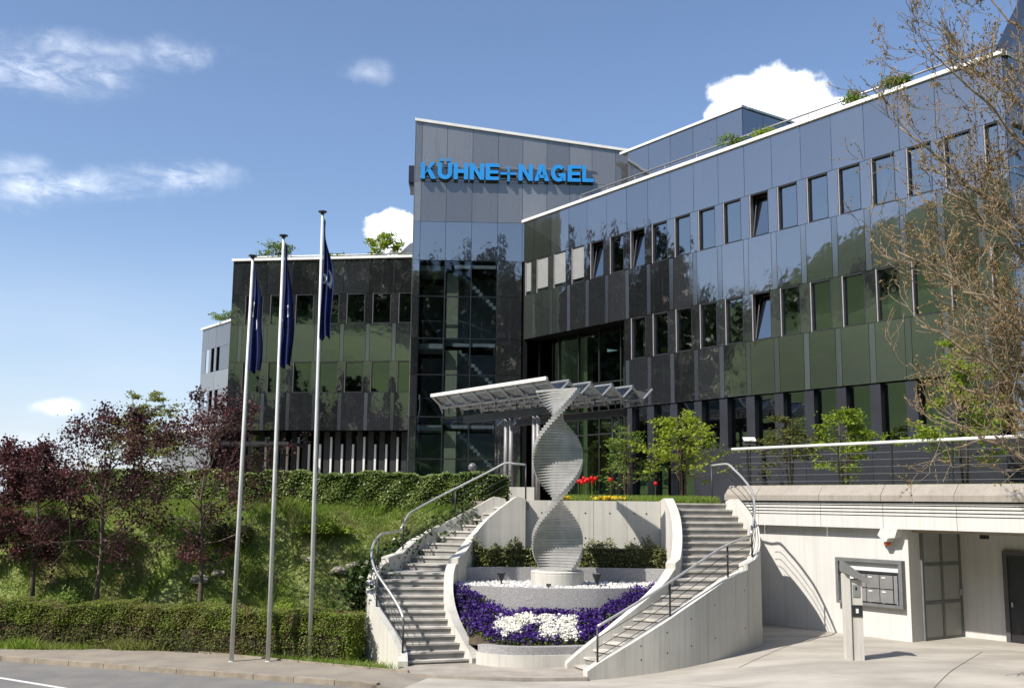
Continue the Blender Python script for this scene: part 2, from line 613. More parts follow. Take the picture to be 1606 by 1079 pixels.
# road along the kerb line (-12.23,26.2) -> (-2.62,22.92)
kd = Vector((9.61, -3.28)).normalized(); kn = Vector((-kd.y, kd.x))
if kn.y < 0: kn = -kn
K0 = Vector((-12.23, 26.2))


def kp(s, o):
    q = K0 + kd * s + kn * o
    return (q.x, q.y)


rd = MB().add([(*kp(-160, 0), -.005), (*kp(-160, -9.5), -.005), (*kp(120, -9.5), -.005), (*kp(120, 0), -.005)], [(0, 1, 2, 3)])
road = tag(rd.build('road', 'asphalt'), kind='structure')
ln = MB()
rl0 = [(-9, -1.3), (-3, -1.5), (1.88, -1.91), (4.4, -2.5), (9, -3.9)]
for (sa, oa), (sb, ob) in zip(rl0[:-1], rl0[1:]):
    ln.add([(*kp(sa, oa + .07), .0), (*kp(sb, ob + .07), .0), (*kp(sb, ob - .07), .0), (*kp(sa, oa - .07), .0)], [(0, 3, 2, 1)])
ln.build('road_marking', 'road_paint', road)
# pavement, raised above the road, with kerb stones
pv = MB()
ss = [-160, -30, -10, 0, 4, 8.3, 9.6]
oo = [2.9, 2.7, 2.6, 2.55, 2.35, 1.75, 1.6]
for i in range(len(ss) - 1):
    pv.add([(*kp(ss[i], .16), .10), (*kp(ss[i + 1], .16), .10), (*kp(ss[i + 1], oo[i + 1]), .10), (*kp(ss[i], oo[i]), .10)], [(0, 1, 2, 3)])
pv.add([(*kp(9.6, .0), .10), (*kp(10.5, .0), .013), (*kp(10.5, 1.6), .013), (*kp(9.6, 1.6), .10)], [(0, 1, 2, 3)])
pv.add([(*kp(9.6, .0), .10), (*kp(9.6, .0), -.02), (*kp(10.5, 0), -.02), (*kp(10.5, .0), .013)], [(0, 1, 2, 3)])
pav = tag(pv.build('pavement', 'pavement_mat'), kind='structure')
s = -26.0
while s < 9.2:
    kb = MB(); a, b = kp(s, 0), kp(s + .985, 0); c, d_ = kp(s + .985, .155), kp(s, .155)
    kb.prism([a, b, c, d_], -.02, .105)
    kb.build('kerb_stone', 'kerb_stone', pav)
    s += 1.0
# thin edging stones on the hedge side
s = 0
for i in range(0, 18):
    f0, f1 = -8 + i, -8 + i + .98
    o0, o1 = np.interp([f0, f1], ss, oo)
    MB().prism([kp(f0, o0), kp(f1, o1), kp(f1, o1 + .07), kp(f0, o0 + .07)], .0, .135).build('edging_stone', 'kerb_stone', pav)


# driveway rising gently towards the garage
def zg(x, y):
    return .38 * smooth(x, 1.6, 7.6) * smooth(y, 19.5, 24.0)


xs = np.linspace(1.2, 34, 60); ys = np.linspace(13, 35, 45)
gv = [(x, y, float(zg(x, y)) + .004) for y in ys for x in xs]
gf = [(j * 60 + i, j * 60 + i + 1, (j + 1) * 60 + i + 1, (j + 1) * 60 + i) for j in range(44) for i in range(59)
      if ((Vector((xs[i], ys[j])) - K0).dot(kn) > .05)]
dm = MB(); dm.v = gv; dm.f = gf; dm.mi = [0] * len(gf)
drive = tag(dm.build('driveway', 'drive_concrete', smooth=True), kind='structure')
for (xa, ya, xb, yb) in ((6.9, 27.3, 12.3, 23.2), (3.2, 23.6, 9.6, 19.0), (8.9, 30.2, 5.2, 24.6), (11.6, 26.6, 8.0, 21.2), (11.0, 28.6, 15.2, 23.0)):
    n_ = 24
    t0_ = Vector((xb - xa, yb - ya)).normalized(); nn2 = Vector((-t0_.y, t0_.x)) * .007
    jm = MB()
    for k in range(n_ + 1):
        q = Vector((xa, ya)).lerp(Vector((xb, yb)), k / n_)
        z_ = float(zg(q.x, q.y)) + .009
        jm.v += [(q.x + nn2.x, q.y + nn2.y, z_), (q.x - nn2.x, q.y - nn2.y, z_)]
    jm.f = [(2 * k, 2 * k + 1, 2 * k + 3, 2 * k + 2) for k in range(n_)]; jm.mi = [0] * n_
    jm.build('slab_joint', 'soil', drive)
# low stone apron in front of the stairs
ap = MB()
arc = [(-2.55, 24.5), (-1.6, 24.22), (-.6, 24.05), (.3, 23.98), (1.0, 24.0), (1.75, 24.12)]
back = [(1.7, 25.6), (.8, 25.75), (-.2, 25.85), (-1.0, 26.1), (-2.3, 25.9), (-2.45, 25.2)]
ap.prism(arc + back, -.02, .085)
apron = tag(ap.build('apron', 'apron_stone'), kind='structure')
fl = MB()
fl.add([(*kp(9.0, .2), .012), (*kp(16, .2), .012), (1.9, 24.1, .012), (.3, 23.9, .012), (-2.6, 24.4, .012), (-3.1, 24.6, .012)], [(0, 1, 2, 3, 4, 5)])
tag(fl.build('forecourt', 'drive_concrete'), kind='structure')

# ------------------------------------------------------------------ stairs geometry
RISE = .17
LO = [(-2.36, 25.40), (-2.40, 25.62), (-2.50, 25.80), (-2.63, 25.98), (-2.78, 26.18), (-2.94, 26.37), (-3.10, 26.58), (-3.24, 26.80), (-3.34, 27.03), (-3.41, 27.27), (-3.43, 27.52), (-3.41, 27.82), (-3.32, 28.28), (-2.88, 28.93), (-2.70, 29.22), (-2.50, 29.48), (-2.26, 29.70), (-1.98, 29.89), (-1.68, 30.04), (-1.37, 30.16), (-1.06, 30.26), (-.75, 30.34), (-.44, 30.41), (-.13, 30.47)]
LI = [(-.88, 25.95), (-.97, 26.10), (-1.09, 26.22), (-1.21, 26.36), (-1.33, 26.50), (-1.44, 26.66), (-1.53, 26.83), (-1.60, 27.01), (-1.65, 27.22), (-1.68, 27.45), (-1.69, 27.68), (-1.69, 27.92), (-1.66, 28.25), (-1.46, 28.73), (-1.33, 28.88), (-1.20, 29.02), (-1.06, 29.13), (-.92, 29.22), (-.75, 29.31), (-.56, 29.38), (-.35, 29.45), (-.12, 29.51), (.12, 29.57), (.36, 29.63)]
RI = [(1.36, 25.32), (1.56, 25.36), (1.78, 25.41), (2.01, 25.46), (2.25, 25.51), (2.49, 25.57), (2.73, 25.65), (2.97, 25.74), (3.21, 25.86), (3.45, 26.00), (3.68, 26.18), (3.90, 26.42), (4.10, 26.85), (4.36, 27.42), (4.43, 27.66), (4.49, 27.92), (4.54, 28.18), (4.58, 28.45), (4.61, 28.73), (4.63, 29.02), (4.63, 29.32), (4.61, 29.62), (4.57, 29.92), (4.50, 30.22)]
RO = [(1.66, 24.38), (1.95, 24.50), (2.28, 24.62), (2.60, 24.74), (2.92, 24.87), (3.23, 25.00), (3.54, 25.15), (3.84, 25.32), (4.14, 25.50), (4.45, 25.72), (4.77, 25.98), (5.12, 26.32), (5.68, 26.95), (6.12, 27.65), (6.27, 27.95), (6.37, 28.25), (6.44, 28.55), (6.49, 28.83), (6.52, 29.10), (6.52, 29.37), (6.47, 29.66), (6.40, 29.96), (6.30, 30.26), (6.18, 30.55)]
TER = 23 * RISE
for P_l in (LO, LI):
    for i_ in range(13, 24):
        k_ = .85 * min(1, (i_ - 12) / 3)
        x_, y_ = P_l[i_]
        P_l[i_] = (x_ * (y_ + k_) / y_, y_ + k_)


def off_path(pts, dist):
    """offset a plan polyline to its left (dist > 0) or right"""
    out = []
    for i in range(len(pts)):
        a = Vector(pts[max(i - 1, 0)]); b = Vector(pts[min(i + 1, len(pts) - 1)])
        t = (b - a).normalized()
        n = Vector((-t.y, t.x))
        q = Vector(pts[i]) + n * dist
        out.append((q.x, q.y))
    return out


def dense(pts, k=4):
    """catmull-rom refinement of a list of tuples"""
    P = [np.array(p, float) for p in pts]
    out = []
    for i in range(len(P) - 1):
        p0, p1, p2, p3 = P[max(i - 1, 0)], P[i], P[i + 1], P[min(i + 2, len(P) - 1)]
        for j in range(k):
            t = j / k
            out.append(.5 * ((2 * p1) + (-p0 + p2) * t + (2 * p0 - 5 * p1 + 4 * p2 - p3) * t * t + (-p0 + 3 * p1 - 3 * p2 + p3) * t ** 3))
    out.append(P[-1])
    return [tuple(p) for p in out]


def wall_strip(name, path3, dist, zb, mat, parent):
    """wall along (x,y,ztop), thickness to one side"""
    p3 = dense(path3, 3)
    a = [(p[0], p[1]) for p in p3]
    b = off_path(a, dist)
    m = MB(); n = len(a)
    for (x, y), p in zip(a, p3):
        m.v += [(x, y, zb), (x, y, p[2])]
    for (x, y), p in zip(b, p3):
        m.v += [(x, y, zb), (x, y, p[2])]
    for i in range(n - 1):
        A = 2 * i; B = 2 * n + 2 * i
        m.f += [(A, A + 2, A + 3, A + 1), (B, B + 1, B + 3, B + 2), (A + 1, A + 3, B + 3, B + 1), (A, B, B + 2, A + 2)]
    m.f += [(0, 1, 2 * n + 1, 2 * n), (2 * n - 2, 4 * n - 2, 4 * n - 1, 2 * n - 1)]
    m.mi = [0] * len(m.f)
    return m.build(name, mat, parent)


def staircase(O, I, label, side, zlow):
    st = empty('staircase', (0, 0, 0), label, 'staircase', 'curved flights of the double staircase')
    for i in range(1, 24):
        o0, i0 = Vector(O[i]), Vector(I[i])
        o0b, i0b = Vector(O[i - 1]), Vector(I[i - 1])
        if i < 23:
            o1, i1 = Vector(O[i + 1]), Vector(I[i + 1])
        else:
            o1, i1 = o0 + (o0 - Vector(O[22])) * 2, i0 + (i0 - Vector(I[22])) * 2
        z = RISE * i
        fo = (o0b - o0).normalized() * .035; fi = (i0b - i0).normalized() * .035
        ex_o = (o1 - o0) * .12; ex_i = (i1 - i0) * .12
        m = MB()
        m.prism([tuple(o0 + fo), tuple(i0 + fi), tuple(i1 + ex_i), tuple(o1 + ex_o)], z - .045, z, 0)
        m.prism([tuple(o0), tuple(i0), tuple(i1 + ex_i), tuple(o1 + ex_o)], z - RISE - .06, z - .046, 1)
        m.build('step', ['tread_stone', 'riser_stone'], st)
    for P, sd, th in ((O, side, .22), (I, -side, .24)):
        lowp = [(*P[i], RISE * i + .2) for i in range(0, 13)]
        upp = [(*P[i], RISE * i + .30) for i in range(13, 24)]
        a = Vector(P[12]) * .25 + Vector(P[13]) * .75
        mid = Vector(P[12]) * .75 + Vector(P[13]) * .25
        lowp.append((mid.x, mid.y, RISE * 12.2 + .2))
        upp = [(mid.x, mid.y, RISE * 12.2 + .34)] + [(a.x, a.y, RISE * 12.7 + .32)] + upp
        upp[-1] = (*P[23], TER + .06)
        wall_strip('cheek_wall', lowp, sd * th, zlow, 'concrete', st)
        wall_strip('cheek_wall', upp, sd * (th + .012), zlow, 'concrete', st)
    return st


def tie_holes(st, O, sd, idx):
    out = off_path(O, sd * .217)
    for i in idx:
        for fz in (.35, .8):
            zt = RISE * i * fz + .15
            if zt < .35: continue
            a, b = Vector(out[i - 1]), Vector(out[min(i + 1, 23)])
            t_ = (b - a).normalized(); n_ = Vector((-t_.y, t_.x)) * sd
            p = Vector((out[i][0], out[i][1], zt)); n3 = Vector((n_.x, n_.y, 0))
            MB().tube([p - n3 * .06, p + n3 * .004], .02, 8).build('tie_hole', 'dark_core', st)


staircase(LO, LI, 'curved concrete staircase on the left beside the flagpole lawn', 1, -.02)
RST = staircase(RO, RI, 'curved concrete staircase on the right beside the garage wall', -1, -.02)


tie_holes(RST, RO, -1, (4, 6, 8, 10, 12))


def railing(O, sd, label, posts_low, posts_up, top_end):
    r = empty('stair_railing', (*O[0], 0), label, 'railing', 'curved stair railings')
    base = Vector(r.location)
    out = off_path(O, sd * .11)
    lo = [(*out[i], RISE * i + .98) for i in range(0, 13)]
    u_ = [(*out[i], RISE * i + 1.12) for i in range(13, 24)]
    link0 = lo[-1]; link1 = (u_[0][0], u_[0][1], link0[2] + .06)
    full = dense(lo[1:], 3) + [link1] + dense([link1] + u_[1:] + top_end, 3)
    full = [Vector(p) - base for p in full]
    MB().tube(full, .032, 8).build('handrail', 'steel_rail', r, True)
    for h in (.25, .46, .67):
        w_ = [Vector((p.x, p.y, p.z - h)) for p in full[:-4]]
        MB().tube(w_, .009, 5).build('rail_wire', 'rail_post', r, True)
    for i in posts_low + posts_up:
        z0 = RISE * i + (.19 if i <= 12 else .28); z1 = RISE * i + (.96 if i <= 12 else 1.10)
        f = i - int(i)
        a, b = Vector(out[int(i)]), Vector(out[min(int(i) + 1, 23)])
        q = a.lerp(b, f)
        MB().tube([Vector((q.x, q.y, z0)) - base, Vector((q.x, q.y, z1)) - base], .024, 8).build('post', 'rail_post', r, True)
    q = Vector(top_end[-1])
    MB().tube([Vector((q.x, q.y, TER - .1)) - base, q - base], .024, 8).build('post', 'rail_post', r, True)
    return r


railing(LO, 1, 'steel handrail with dark posts curving up the left staircase', [1, 6.6, 11.6], [13.4, 18.5], [(.15, 31.42, TER + 1.1), (.45, 31.5, TER + 1.08)])
railing(RO, -1, 'steel handrail with dark posts curving up the right staircase', [1, 6.5, 11.3], [13.3, 17.5], [(6.08, 30.85, TER + 1.12), (5.92, 31.2, TER + 1.10)])

# ------------------------------------------------------------------ planter between the stairs
pl = empty('flower_planter', (1.2, 27, 0), 'tiered granite flower planter filling the oval between the two staircases', 'planter')
PB = Vector(pl.location)


def pbuild(mb, name, mat, **kw):
    mb.v = [(v[0] - PB.x, v[1] - PB.y, v[2] - PB.z) for v in mb.v]
    return mb.build(name, mat, pl, **kw)


front = dense([(-.78, 25.86), (-.6, 25.68), (-.35, 25.50), (.1, 25.38), (.55, 25.37), (1.0, 25.45), (1.40, 25.56), (1.85, 25.68), (2.3, 25.80)], 3)
m = MB()
fb = off_path(front, .28)
m.prism(front + fb[::-1], -.01, .36)
pbuild(m, 'kerb_wall', 'concrete')
g0 = off_path(front, .05); g1 = off_path(front, .32)
for k in range(3):
    i0, i1 = [0, 8, 16][k], [8, 16, 24][k]
    m = MB(); m.prism(g0[i0:i1 + 1] + g1[i0:i1 + 1][::-1], .362, .54)
    pbuild(m, 'granite_slab', 'granite')
# granite retaining wall: convex arc, top at 1.75
arcw = dense([(-1.66, 28.02), (-1.42, 27.85), (-.9, 27.55), (-.2, 27.24), (.6, 27.06), (1.4, 27.02), (2.2, 27.10), (3.0, 27.34), (3.75, 27.62), (4.2, 27.85)], 4)
arcb = off_path(arcw, .22)
nseg = len(arcw) - 1
cuts = [0, 6, 12, 18, 24, 30, nseg]
for k in range(len(cuts) - 1):
    a, b = cuts[k], cuts[k + 1]
    m = MB(); m.prism(arcw[a:b + 1] + arcb[a:b + 1][::-1], .5, 1.76)
    pbuild(m, 'granite_slab', 'granite')
# low back granite wall
bw = [(-1.30, 29.12), (-.3, 29.35), (.8, 29.45), (2.0, 29.45), (3.2, 29.42), (4.45, 29.2)]
bb = off_path(bw, .2)
for k in range(len(bw) - 1):
    m = MB(); m.prism([bw[k], bw[k + 1], bb[k + 1], bb[k]], 1.5, 2.13)
    pbuild(m, 'granite_slab', 'granite')
# bed surfaces
m = MB()


def resample(P, n):
    A_ = np.array(P); c_ = np.concatenate([[0], np.cumsum(np.linalg.norm(np.diff(A_, axis=0), axis=1))])
    t_ = np.linspace(0, c_[-1], n)
    return np.stack([np.interp(t_, c_, A_[:, 0]), np.interp(t_, c_, A_[:, 1])], 1)


BF = resample([(-1.36, 27.1), (-1.24, 26.75), (-1.06, 26.4), (-.86, 26.08), (-.72, 25.93)] + off_path(front, .3)[3:] + [(3.2, 26.2), (4.2, 27.0)], 40); BB = resample(arcw, 40)


def bed_pt(sx_, t_):
    a_ = np.array([np.interp(sx_ * 39, range(40), BF[:, 0]), np.interp(sx_ * 39, range(40), BF[:, 1])])
    b_ = np.array([np.interp(sx_ * 39, range(40), BB[:, 0]), np.interp(sx_ * 39, range(40), BB[:, 1])])
    p_ = a_ * (1 - t_) + b_ * t_
    side_ = float(smooth(abs(p_[0] - 1.0), 1.0, 2.5))
    z_ = .50 + .60 * t_ + .62 * side_ * t_
    return p_[0], p_[1], z_


m.add([(-.5, 25.92, .47), (-.3, 25.8, .47), (-.5, 26.6, .47), (-1.2, 27.4, .47), (-1.55, 27.2, .47), (-1.2, 26.6, .47), (-.72, 26.12, .47)], [(0, 1, 2, 3, 4, 5, 6)])
B0_ = len(m.v)
for i_ in range(40):
    for j_ in range(7):
        m.v.append(tuple(map(float, bed_pt(i_ / 39, j_ / 6))))
for i_ in range(39):
    for j_ in range(6):
        q_ = B0_ + i_ * 7 + j_
        m.f.append((q_, q_ + 7, q_ + 8, q_ + 1)); m.mi.append(0)
pbuild(m, 'soil_bed', 'soil')
m = MB()
m.add([(x, y, 1.70) for x, y in arcb] + [(x, y, 1.70) for x, y in bw[::-1]], [tuple(range(len(arcb) + len(bw)))])
m.add([(x, y, 2.03) for x, y in bb] + [(4.6, 30.7, 2.03), (.3, 30.7, 2.03), (-.6, 29.6, 2.03)], [tuple(range(len(bb) + 3))])
pbuild(m, 'soil_bed', 'soil')
# tall back wall of fair-faced concrete in board panels, with end piers
bx = [.46, 1.42, 2.38, 3.34, 4.30]
for k in range(4):
    m = MB().box(bx[k] + .004, bx[k + 1] - .004, 30.52, 30.80, 0, TER + .04)
    pbuild(m, 'concrete_panel', 'concrete')
for x0, x1 in ((.30, .454), (4.306, 4.62)):
    m = MB().box(x0, x1, 30.30, 30.80, 0, TER + .05)
    pbuild(m, 'end_pier', 'concrete')
for hx in (.9, 1.1, 2.15, 2.85, 3.55, 3.9):
    for hz in (2.9, 3.6):
        m = MB().tube([(hx, 30.513, hz), (hx, 30.53, hz)], .022, 8)
        pbuild(m, 'tie_hole', 'dark_core')


def pt_in(poly, x, y):
    c = False; n = len(poly)
    for i in range(n):
        x0, y0 = poly[i]; x1, y1 = poly[(i + 1) % n]
        if (y0 > y) != (y1 > y) and x < (x1 - x0) * (y - y0) / (y1 - y0) + x0:
            c = not c
    return c


# white gravel
poly_g = [(x, y) for x, y in arcb] + bw[::-1]
gmb = MB()
cnt = 0
while cnt < 2600:
    x, y = random.uniform(-1.4, 4.4), random.uniform(27.1, 29.4)
    if not pt_in(poly_g, x, y): continue
    s_ = random.uniform(.035, .095); z = 1.70 + random.uniform(0, .05)
    a = random.random() * 6.28
    vs = []
    for k in range(3):
        vs.append((x + s_ * math.cos(a + k * 2.09), y + s_ * math.sin(a + k * 2.09), z + random.uniform(-.01, .02)))
    vs += [(x + random.uniform(-.3, .3) * s_, y, z + s_ * random.uniform(.5, .9)), (x, y, z - s_ * .5)]
    gmb.add(vs, [(0, 1, 3), (1, 2, 3), (2, 0, 3), (1, 0, 4), (2, 1, 4), (0, 2, 4)])
    cnt += 1
tag(gmb.build('gravel', 'gravel_white'), 'white crushed stone around the sculpture plinth', 'gravel', kind='stuff')

# pansies
def white_patch(x, y):
    # two blocks of white flowers: a slanted one and one joined by a bar
    b = y - 25.9
    p1 = abs(x - (-.02 + .30 * (b - .35))) < .36 and .08 < b < .80 and not (b < .3 and x < -.12)
    p2 = abs(x - .92) < .16 and .02 < b < .82
    p3 = abs(x - 1.40) < .2 and .10 < b < .78
    p4 = .8 < x < 1.5 and .34 < b < .62
    p5 = abs(x - .44) < .15 and .5 < b < .92
    return p1 or p2 or p3 or p4 or p5


PC, WC = [], []
n_try = 0
while len(PC) + len(WC) < 1500:
    x, y, z = bed_pt(random.uniform(0.02, .98), random.uniform(.06, .99))
    if x < np.interp(y, [p[1] for p in LI[:13]], [p[0] for p in LI[:13]]) + .30: continue
    if y < np.interp(x, [p[0] for p in RI[:13]], [p[1] for p in RI[:13]]) + .30 and x > 1.3: continue
    if np.sin(x * 9 + y * 5) + np.sin(y * 13 - x * 4) < -.75 and random.random() < .75 and not white_patch(x, y): continue
    (WC if white_patch(x + random.gauss(0, .045), y + random.gauss(0, .045)) else PC).append((x, y, z))


def flower_heads(pts, n, sp, hgt, size):
    P = np.array(pts)
    C = np.repeat(P, n, 0) + np.concatenate([rng.normal(size=(len(P) * n, 2)) * sp, rng.uniform(hgt[0], hgt[1], (len(P) * n, 1))], 1)
    N = len(C)
    nrm = unit(rng.normal(size=(N, 3)) * .7 + np.array([-.1, -.7, .8]))
    a = unit(np.cross(nrm, rng.normal(size=(N, 3)))); b = np.cross(nrm, a)
    s = size * rng.uniform(.7, 1.2, (N, 1))
    return np.stack([C - a * s, C + b * s, C + a * s, C - b * s], 1)


tag(leafobj('purple_pansies', flower_heads(PC, 13, .05, (.03, .22), .028), 'petal_purple'), 'mass of purple pansies covering the lower flower bed', 'flowers', kind='stuff')
tag(leafobj('white_pansies', flower_heads(WC, 20, .045, (.08, .24), .032), 'petal_white'), 'blocks of white pansies set among the purple ones', 'flowers', kind='stuff')
Pq = np.repeat(np.array(PC + WC), 8, 0) + np.concatenate([rng.normal(size=((len(PC) + len(WC)) * 8, 2)) * .05, rng.uniform(0, .12, ((len(PC) + len(WC)) * 8, 1))], 1)
tag(leafobj('pansy_leaves', leaf_quads(Pq, .07, .045, .6), 'leaf_green'), 'low green leaves under the pansies', 'leaves', kind='stuff')


# box shrubs each side of the plinth
def low_hedge(name, label, cat, x0, x1, y0, y1, z0, z1, n, L, Wd, mat, parts='foliage'):
    h = empty(name, ((x0 + x1) / 2, (y0 + y1) / 2, z0), label, cat)
    c = MB()
    nx = max(2, int((x1 - x0) / .25)); b = Vector(h.location)
    ccx, ccy, ccz = (x1 - x0) / 2 - .1, (y1 - y0) / 2 - .1, (z1 - z0) - .12
    c.box(-ccx, ccx, -ccy, ccy, 0, ccz)
    c.build('stem_core', 'hedge_core', h)
    C = np.stack([rng.uniform(x0, x1, n), rng.uniform(y0, y1, n), rng.uniform(z0, z1, n)], 1)
    bumpz = .10 * np.sin(C[:, 0] * 5.1 + 1) + .08 * np.sin(C[:, 0] * 11.7) + .05 * np.sin(C[:, 1] * 9)
    C[:, 2] = z0 + (C[:, 2] - z0) * (1 + bumpz / (z1 - z0))
    C += rng.normal(size=C.shape) * .03
    C -= np.array(b)
    leafobj(parts, leaf_quads(C, L, Wd, .5, face=(-.35, -.5, .75)), mat, h)
    return h


low_hedge('box_shrub', 'low evergreen shrub row left of the sculpture plinth', 'shrub', -1.05, .78, 29.55, 29.95, 2.03, 2.72, 3600, .085, .045, 'leaf_box')
low_hedge('box_shrub', 'low evergreen shrub row right of the sculpture plinth', 'shrub', 1.75, 4.38, 29.62, 30.30, 2.03, 2.75, 5200, .085, .045, 'leaf_box')

# ------------------------------------------------------------------ sculpture
sc = empty('sculpture', (1.26, 28.45, 1.70), 'tall twisted sculpture of stacked metal bars on a round concrete plinth', 'sculpture')
MB().lathe([(.70, 0), (.70, .34), (.69, .36), (.70, .361), (.70, .40), (.66, .42)], 48).build('plinth', 'concrete', sc)
MB().lathe([(.52, .42), (.52, .46)], 32).build('base_plate', 'sculpture_metal', sc)
NB = 66
H0, H1 = .46, 5.24
hb = (H1 - H0) / NB
hw, hd, th = .68, .15, hb * .90
bar = MB().prism([(-hw, -.085), (0, -hd), (hw, -.085), (hw, .085), (0, hd), (-hw, .085)], 0, th).mesh('bar')
bar.materials.append(MATS['sculpture_metal'])
for k in range(NB):
    o = bpy.data.objects.new('bar', bar); COL.objects.link(o); o.parent = sc
    z = H0 + hb * k
    ang = R(90 + 180 * (z - 2.25) / 2.26)
    o.location = (0, 0, z); o.rotation_euler = (0, 0, ang)
MB().tube([(0, 0, H0), (0, 0, H1 - .02)], .075, 10).build('core_rod', 'dark_metal', sc)


def uplight(x, y, s_, label):
    u = empty('uplight', (x, y, 1.72), label, 'lamp', 'small garden uplights in the gravel')
    MB().tube([(0, 0, 0), (0, 0, .16 * s_)], .022, 8).build('stem', 'black', u)
    MB().lathe([(.04 * s_, .14 * s_), (.06 * s_, .18 * s_), (.12 * s_, .34 * s_), (.125 * s_, .37 * s_), (.10 * s_, .37 * s_)], 16).build('lamp_head', 'dark_metal', u)
    MB().lathe([(.095 * s_, .366 * s_), (.06 * s_, .378 * s_)], 16).build('lens', 'globe_lamp', u)


uplight(-.22, 28.35, .9, 'small black uplight in the gravel left of the plinth')
uplight(2.26, 27.75, 1.0, 'small black uplight in the gravel right of the plinth')
j = empty('junction_box', (1.0, 27.55, 1.72), 'tiny dark junction box in the gravel in front of the plinth', 'box')
MB().box(-.06, .06, -.04, .04, 0, .10).build('body', 'frame_grey', j)
MB().box(-.065, .065, -.045, .045, .101, .115).build('lid', 'dark_metal', j)

# ------------------------------------------------------------------ terrace and bank
GF = Frame((10.53, 28.29), (.578, -.816))      # garage / retaining wall line: u along, v into the terrace
tp = [(-60, 35.4), (-11, 34.6), (-7, 33.6), (-3.2, 32.6), (-1.2, 31.8), (-.12, 31.36), (.37, 30.52), (.37, 30.79), (4.45, 30.79), (4.6, 30.55), (6.2, 30.6), GF.xy(-6.0, .2), GF.xy(18, .2), GF.xy(18, 60), (-60, 110)]
tm = MB().prism(tp, 3.2, TER)
tag(tm.build('terrace', 'apron_stone'), kind='structure')


# bank: steep planted slope left of the stairs
def bank_z(x, y):
    y0 = 28.15 + np.clip(-x - 14, 0, 60) * .05
    f = smooth(y, y0, y0 + 3.75)
    lump = .12 * np.sin(x * 1.3 + y * 2.1) + .07 * np.sin(x * 2.9 - y * 1.7) + .04 * np.sin(x * 6.1 + y * 4.3)
    return .08 + f * (3.62 - .012 * np.clip(-x - 9, 0, 100)) + lump * smooth(y, y0, y0 + .8) * (1 - smooth(y, y0 + 3.0, y0 + 3.8))


LOy = [p[1] for p in LO]; LOx = [p[0] for p in LO]


def stair_x(y):
    return np.interp(y, LOy, LOx) - .26


bxs = np.concatenate([np.linspace(-90, -22, 24), np.linspace(-21.5, .4, 90)])
bys = np.linspace(26.5, 36.2, 60)
bv, idx = [], {}
bm = MB()
for jx, x in enumerate(bxs):
    for jy, y in enumerate(bys):
        xx = min(x, float(stair_x(y)) if y < 31.3 else x)
        bm.v.append((xx, y, float(bank_z(xx, y))))
ny = len(bys)
for jx in range(len(bxs) - 1):
    for jy in range(ny - 1):
        if bxs[jx] > stair_x(bys[jy]) and bxs[jx] > stair_x(bys[jy + 1]): continue
        a = jx * ny + jy
        bm.f.append((a, a + ny, a + ny + 1, a + 1)); bm.mi.append(0)
tag(bm.build('bank', 'bank_soil', smooth=True), kind='structure')


def on_bank(n, x0, x1, y0, y1, rg=rng):
    x = rg.uniform(x0, x1, n); y = rg.uniform(y0, y1, n)
    k = x < stair_x(y) - .05
    x, y = x[k], y[k]
    return np.stack([x, y, bank_z(x, y)], 1)


C = on_bank(105000, -22, -.8, 27.4, 32.2)
dens = np.sin(C[:, 0] * .9 + 1.3) + np.sin(C[:, 1] * 2.3 + C[:, 0] * .7) + np.sin(C[:, 0] * 2.1 - C[:, 1] * 1.1)
C1 = C[dens > -2.2]
Bq = blades(C1, .24, .024, .6)
sz_ = (.75 + .5 * (np.sin(C1[:, 0] * 2.2 + C1[:, 1] * 3.1) > .55) * (np.sin(C1[:, 0] * .8 - C1[:, 1]) > 0))[:, None, None]
Bq = C1[:, None, :] + (Bq - C1[:, None, :]) * sz_
tag(leafobj('bank_grass', Bq, 'grass_blade'), 'rough green grass covering the planted bank', 'grass', kind='stuff')
C2 = on_bank(16000, -24, -.8, 28.6, 32.0)
tag(leafobj('bank_dry_grass', blades(C2, .13, .02, .8), 'grass_dry'), 'patchy yellowish grass between the bushes on the bank', 'grass', kind='stuff')
# strip of grass under the hedge by the pavement
nn_ = 9000
f0 = rng.uniform(-8, 9.4, nn_)
o0 = np.interp(f0, ss, oo) + np.abs(rng.normal(size=nn_)) * .28 + .05
GX = K0.x + kd.x * f0 + kn.x * o0; GY = K0.y + kd.y * f0 + kn.y * o0
gC = np.stack([GX, GY, np.full(nn_, .03)], 1)
gC = gC[(rng.random(nn_) < (.25 + .75 * smooth(GX, -8.5, -4.5)))]
tag(leafobj('verge_grass', blades(gC, .17, .022, .5), 'grass_blade'), 'tufts of fresh grass along the pavement under the hedge and flagpoles', 'grass', kind='stuff')
vs_ = MB()
vs_.add([(*kp(-40, 2.7), .02), (*kp(0, 2.6), .02), (*kp(8.3, 1.85), .02), (-2.7, 24.75, .02), (-3.2, 26.6, .02), (-12, 28.6, .02), (-60, 45, .02)], [(0, 1, 2, 3, 4, 5, 6)])
tag(vs_.build('verge', 'bank_soil'), kind='structure')

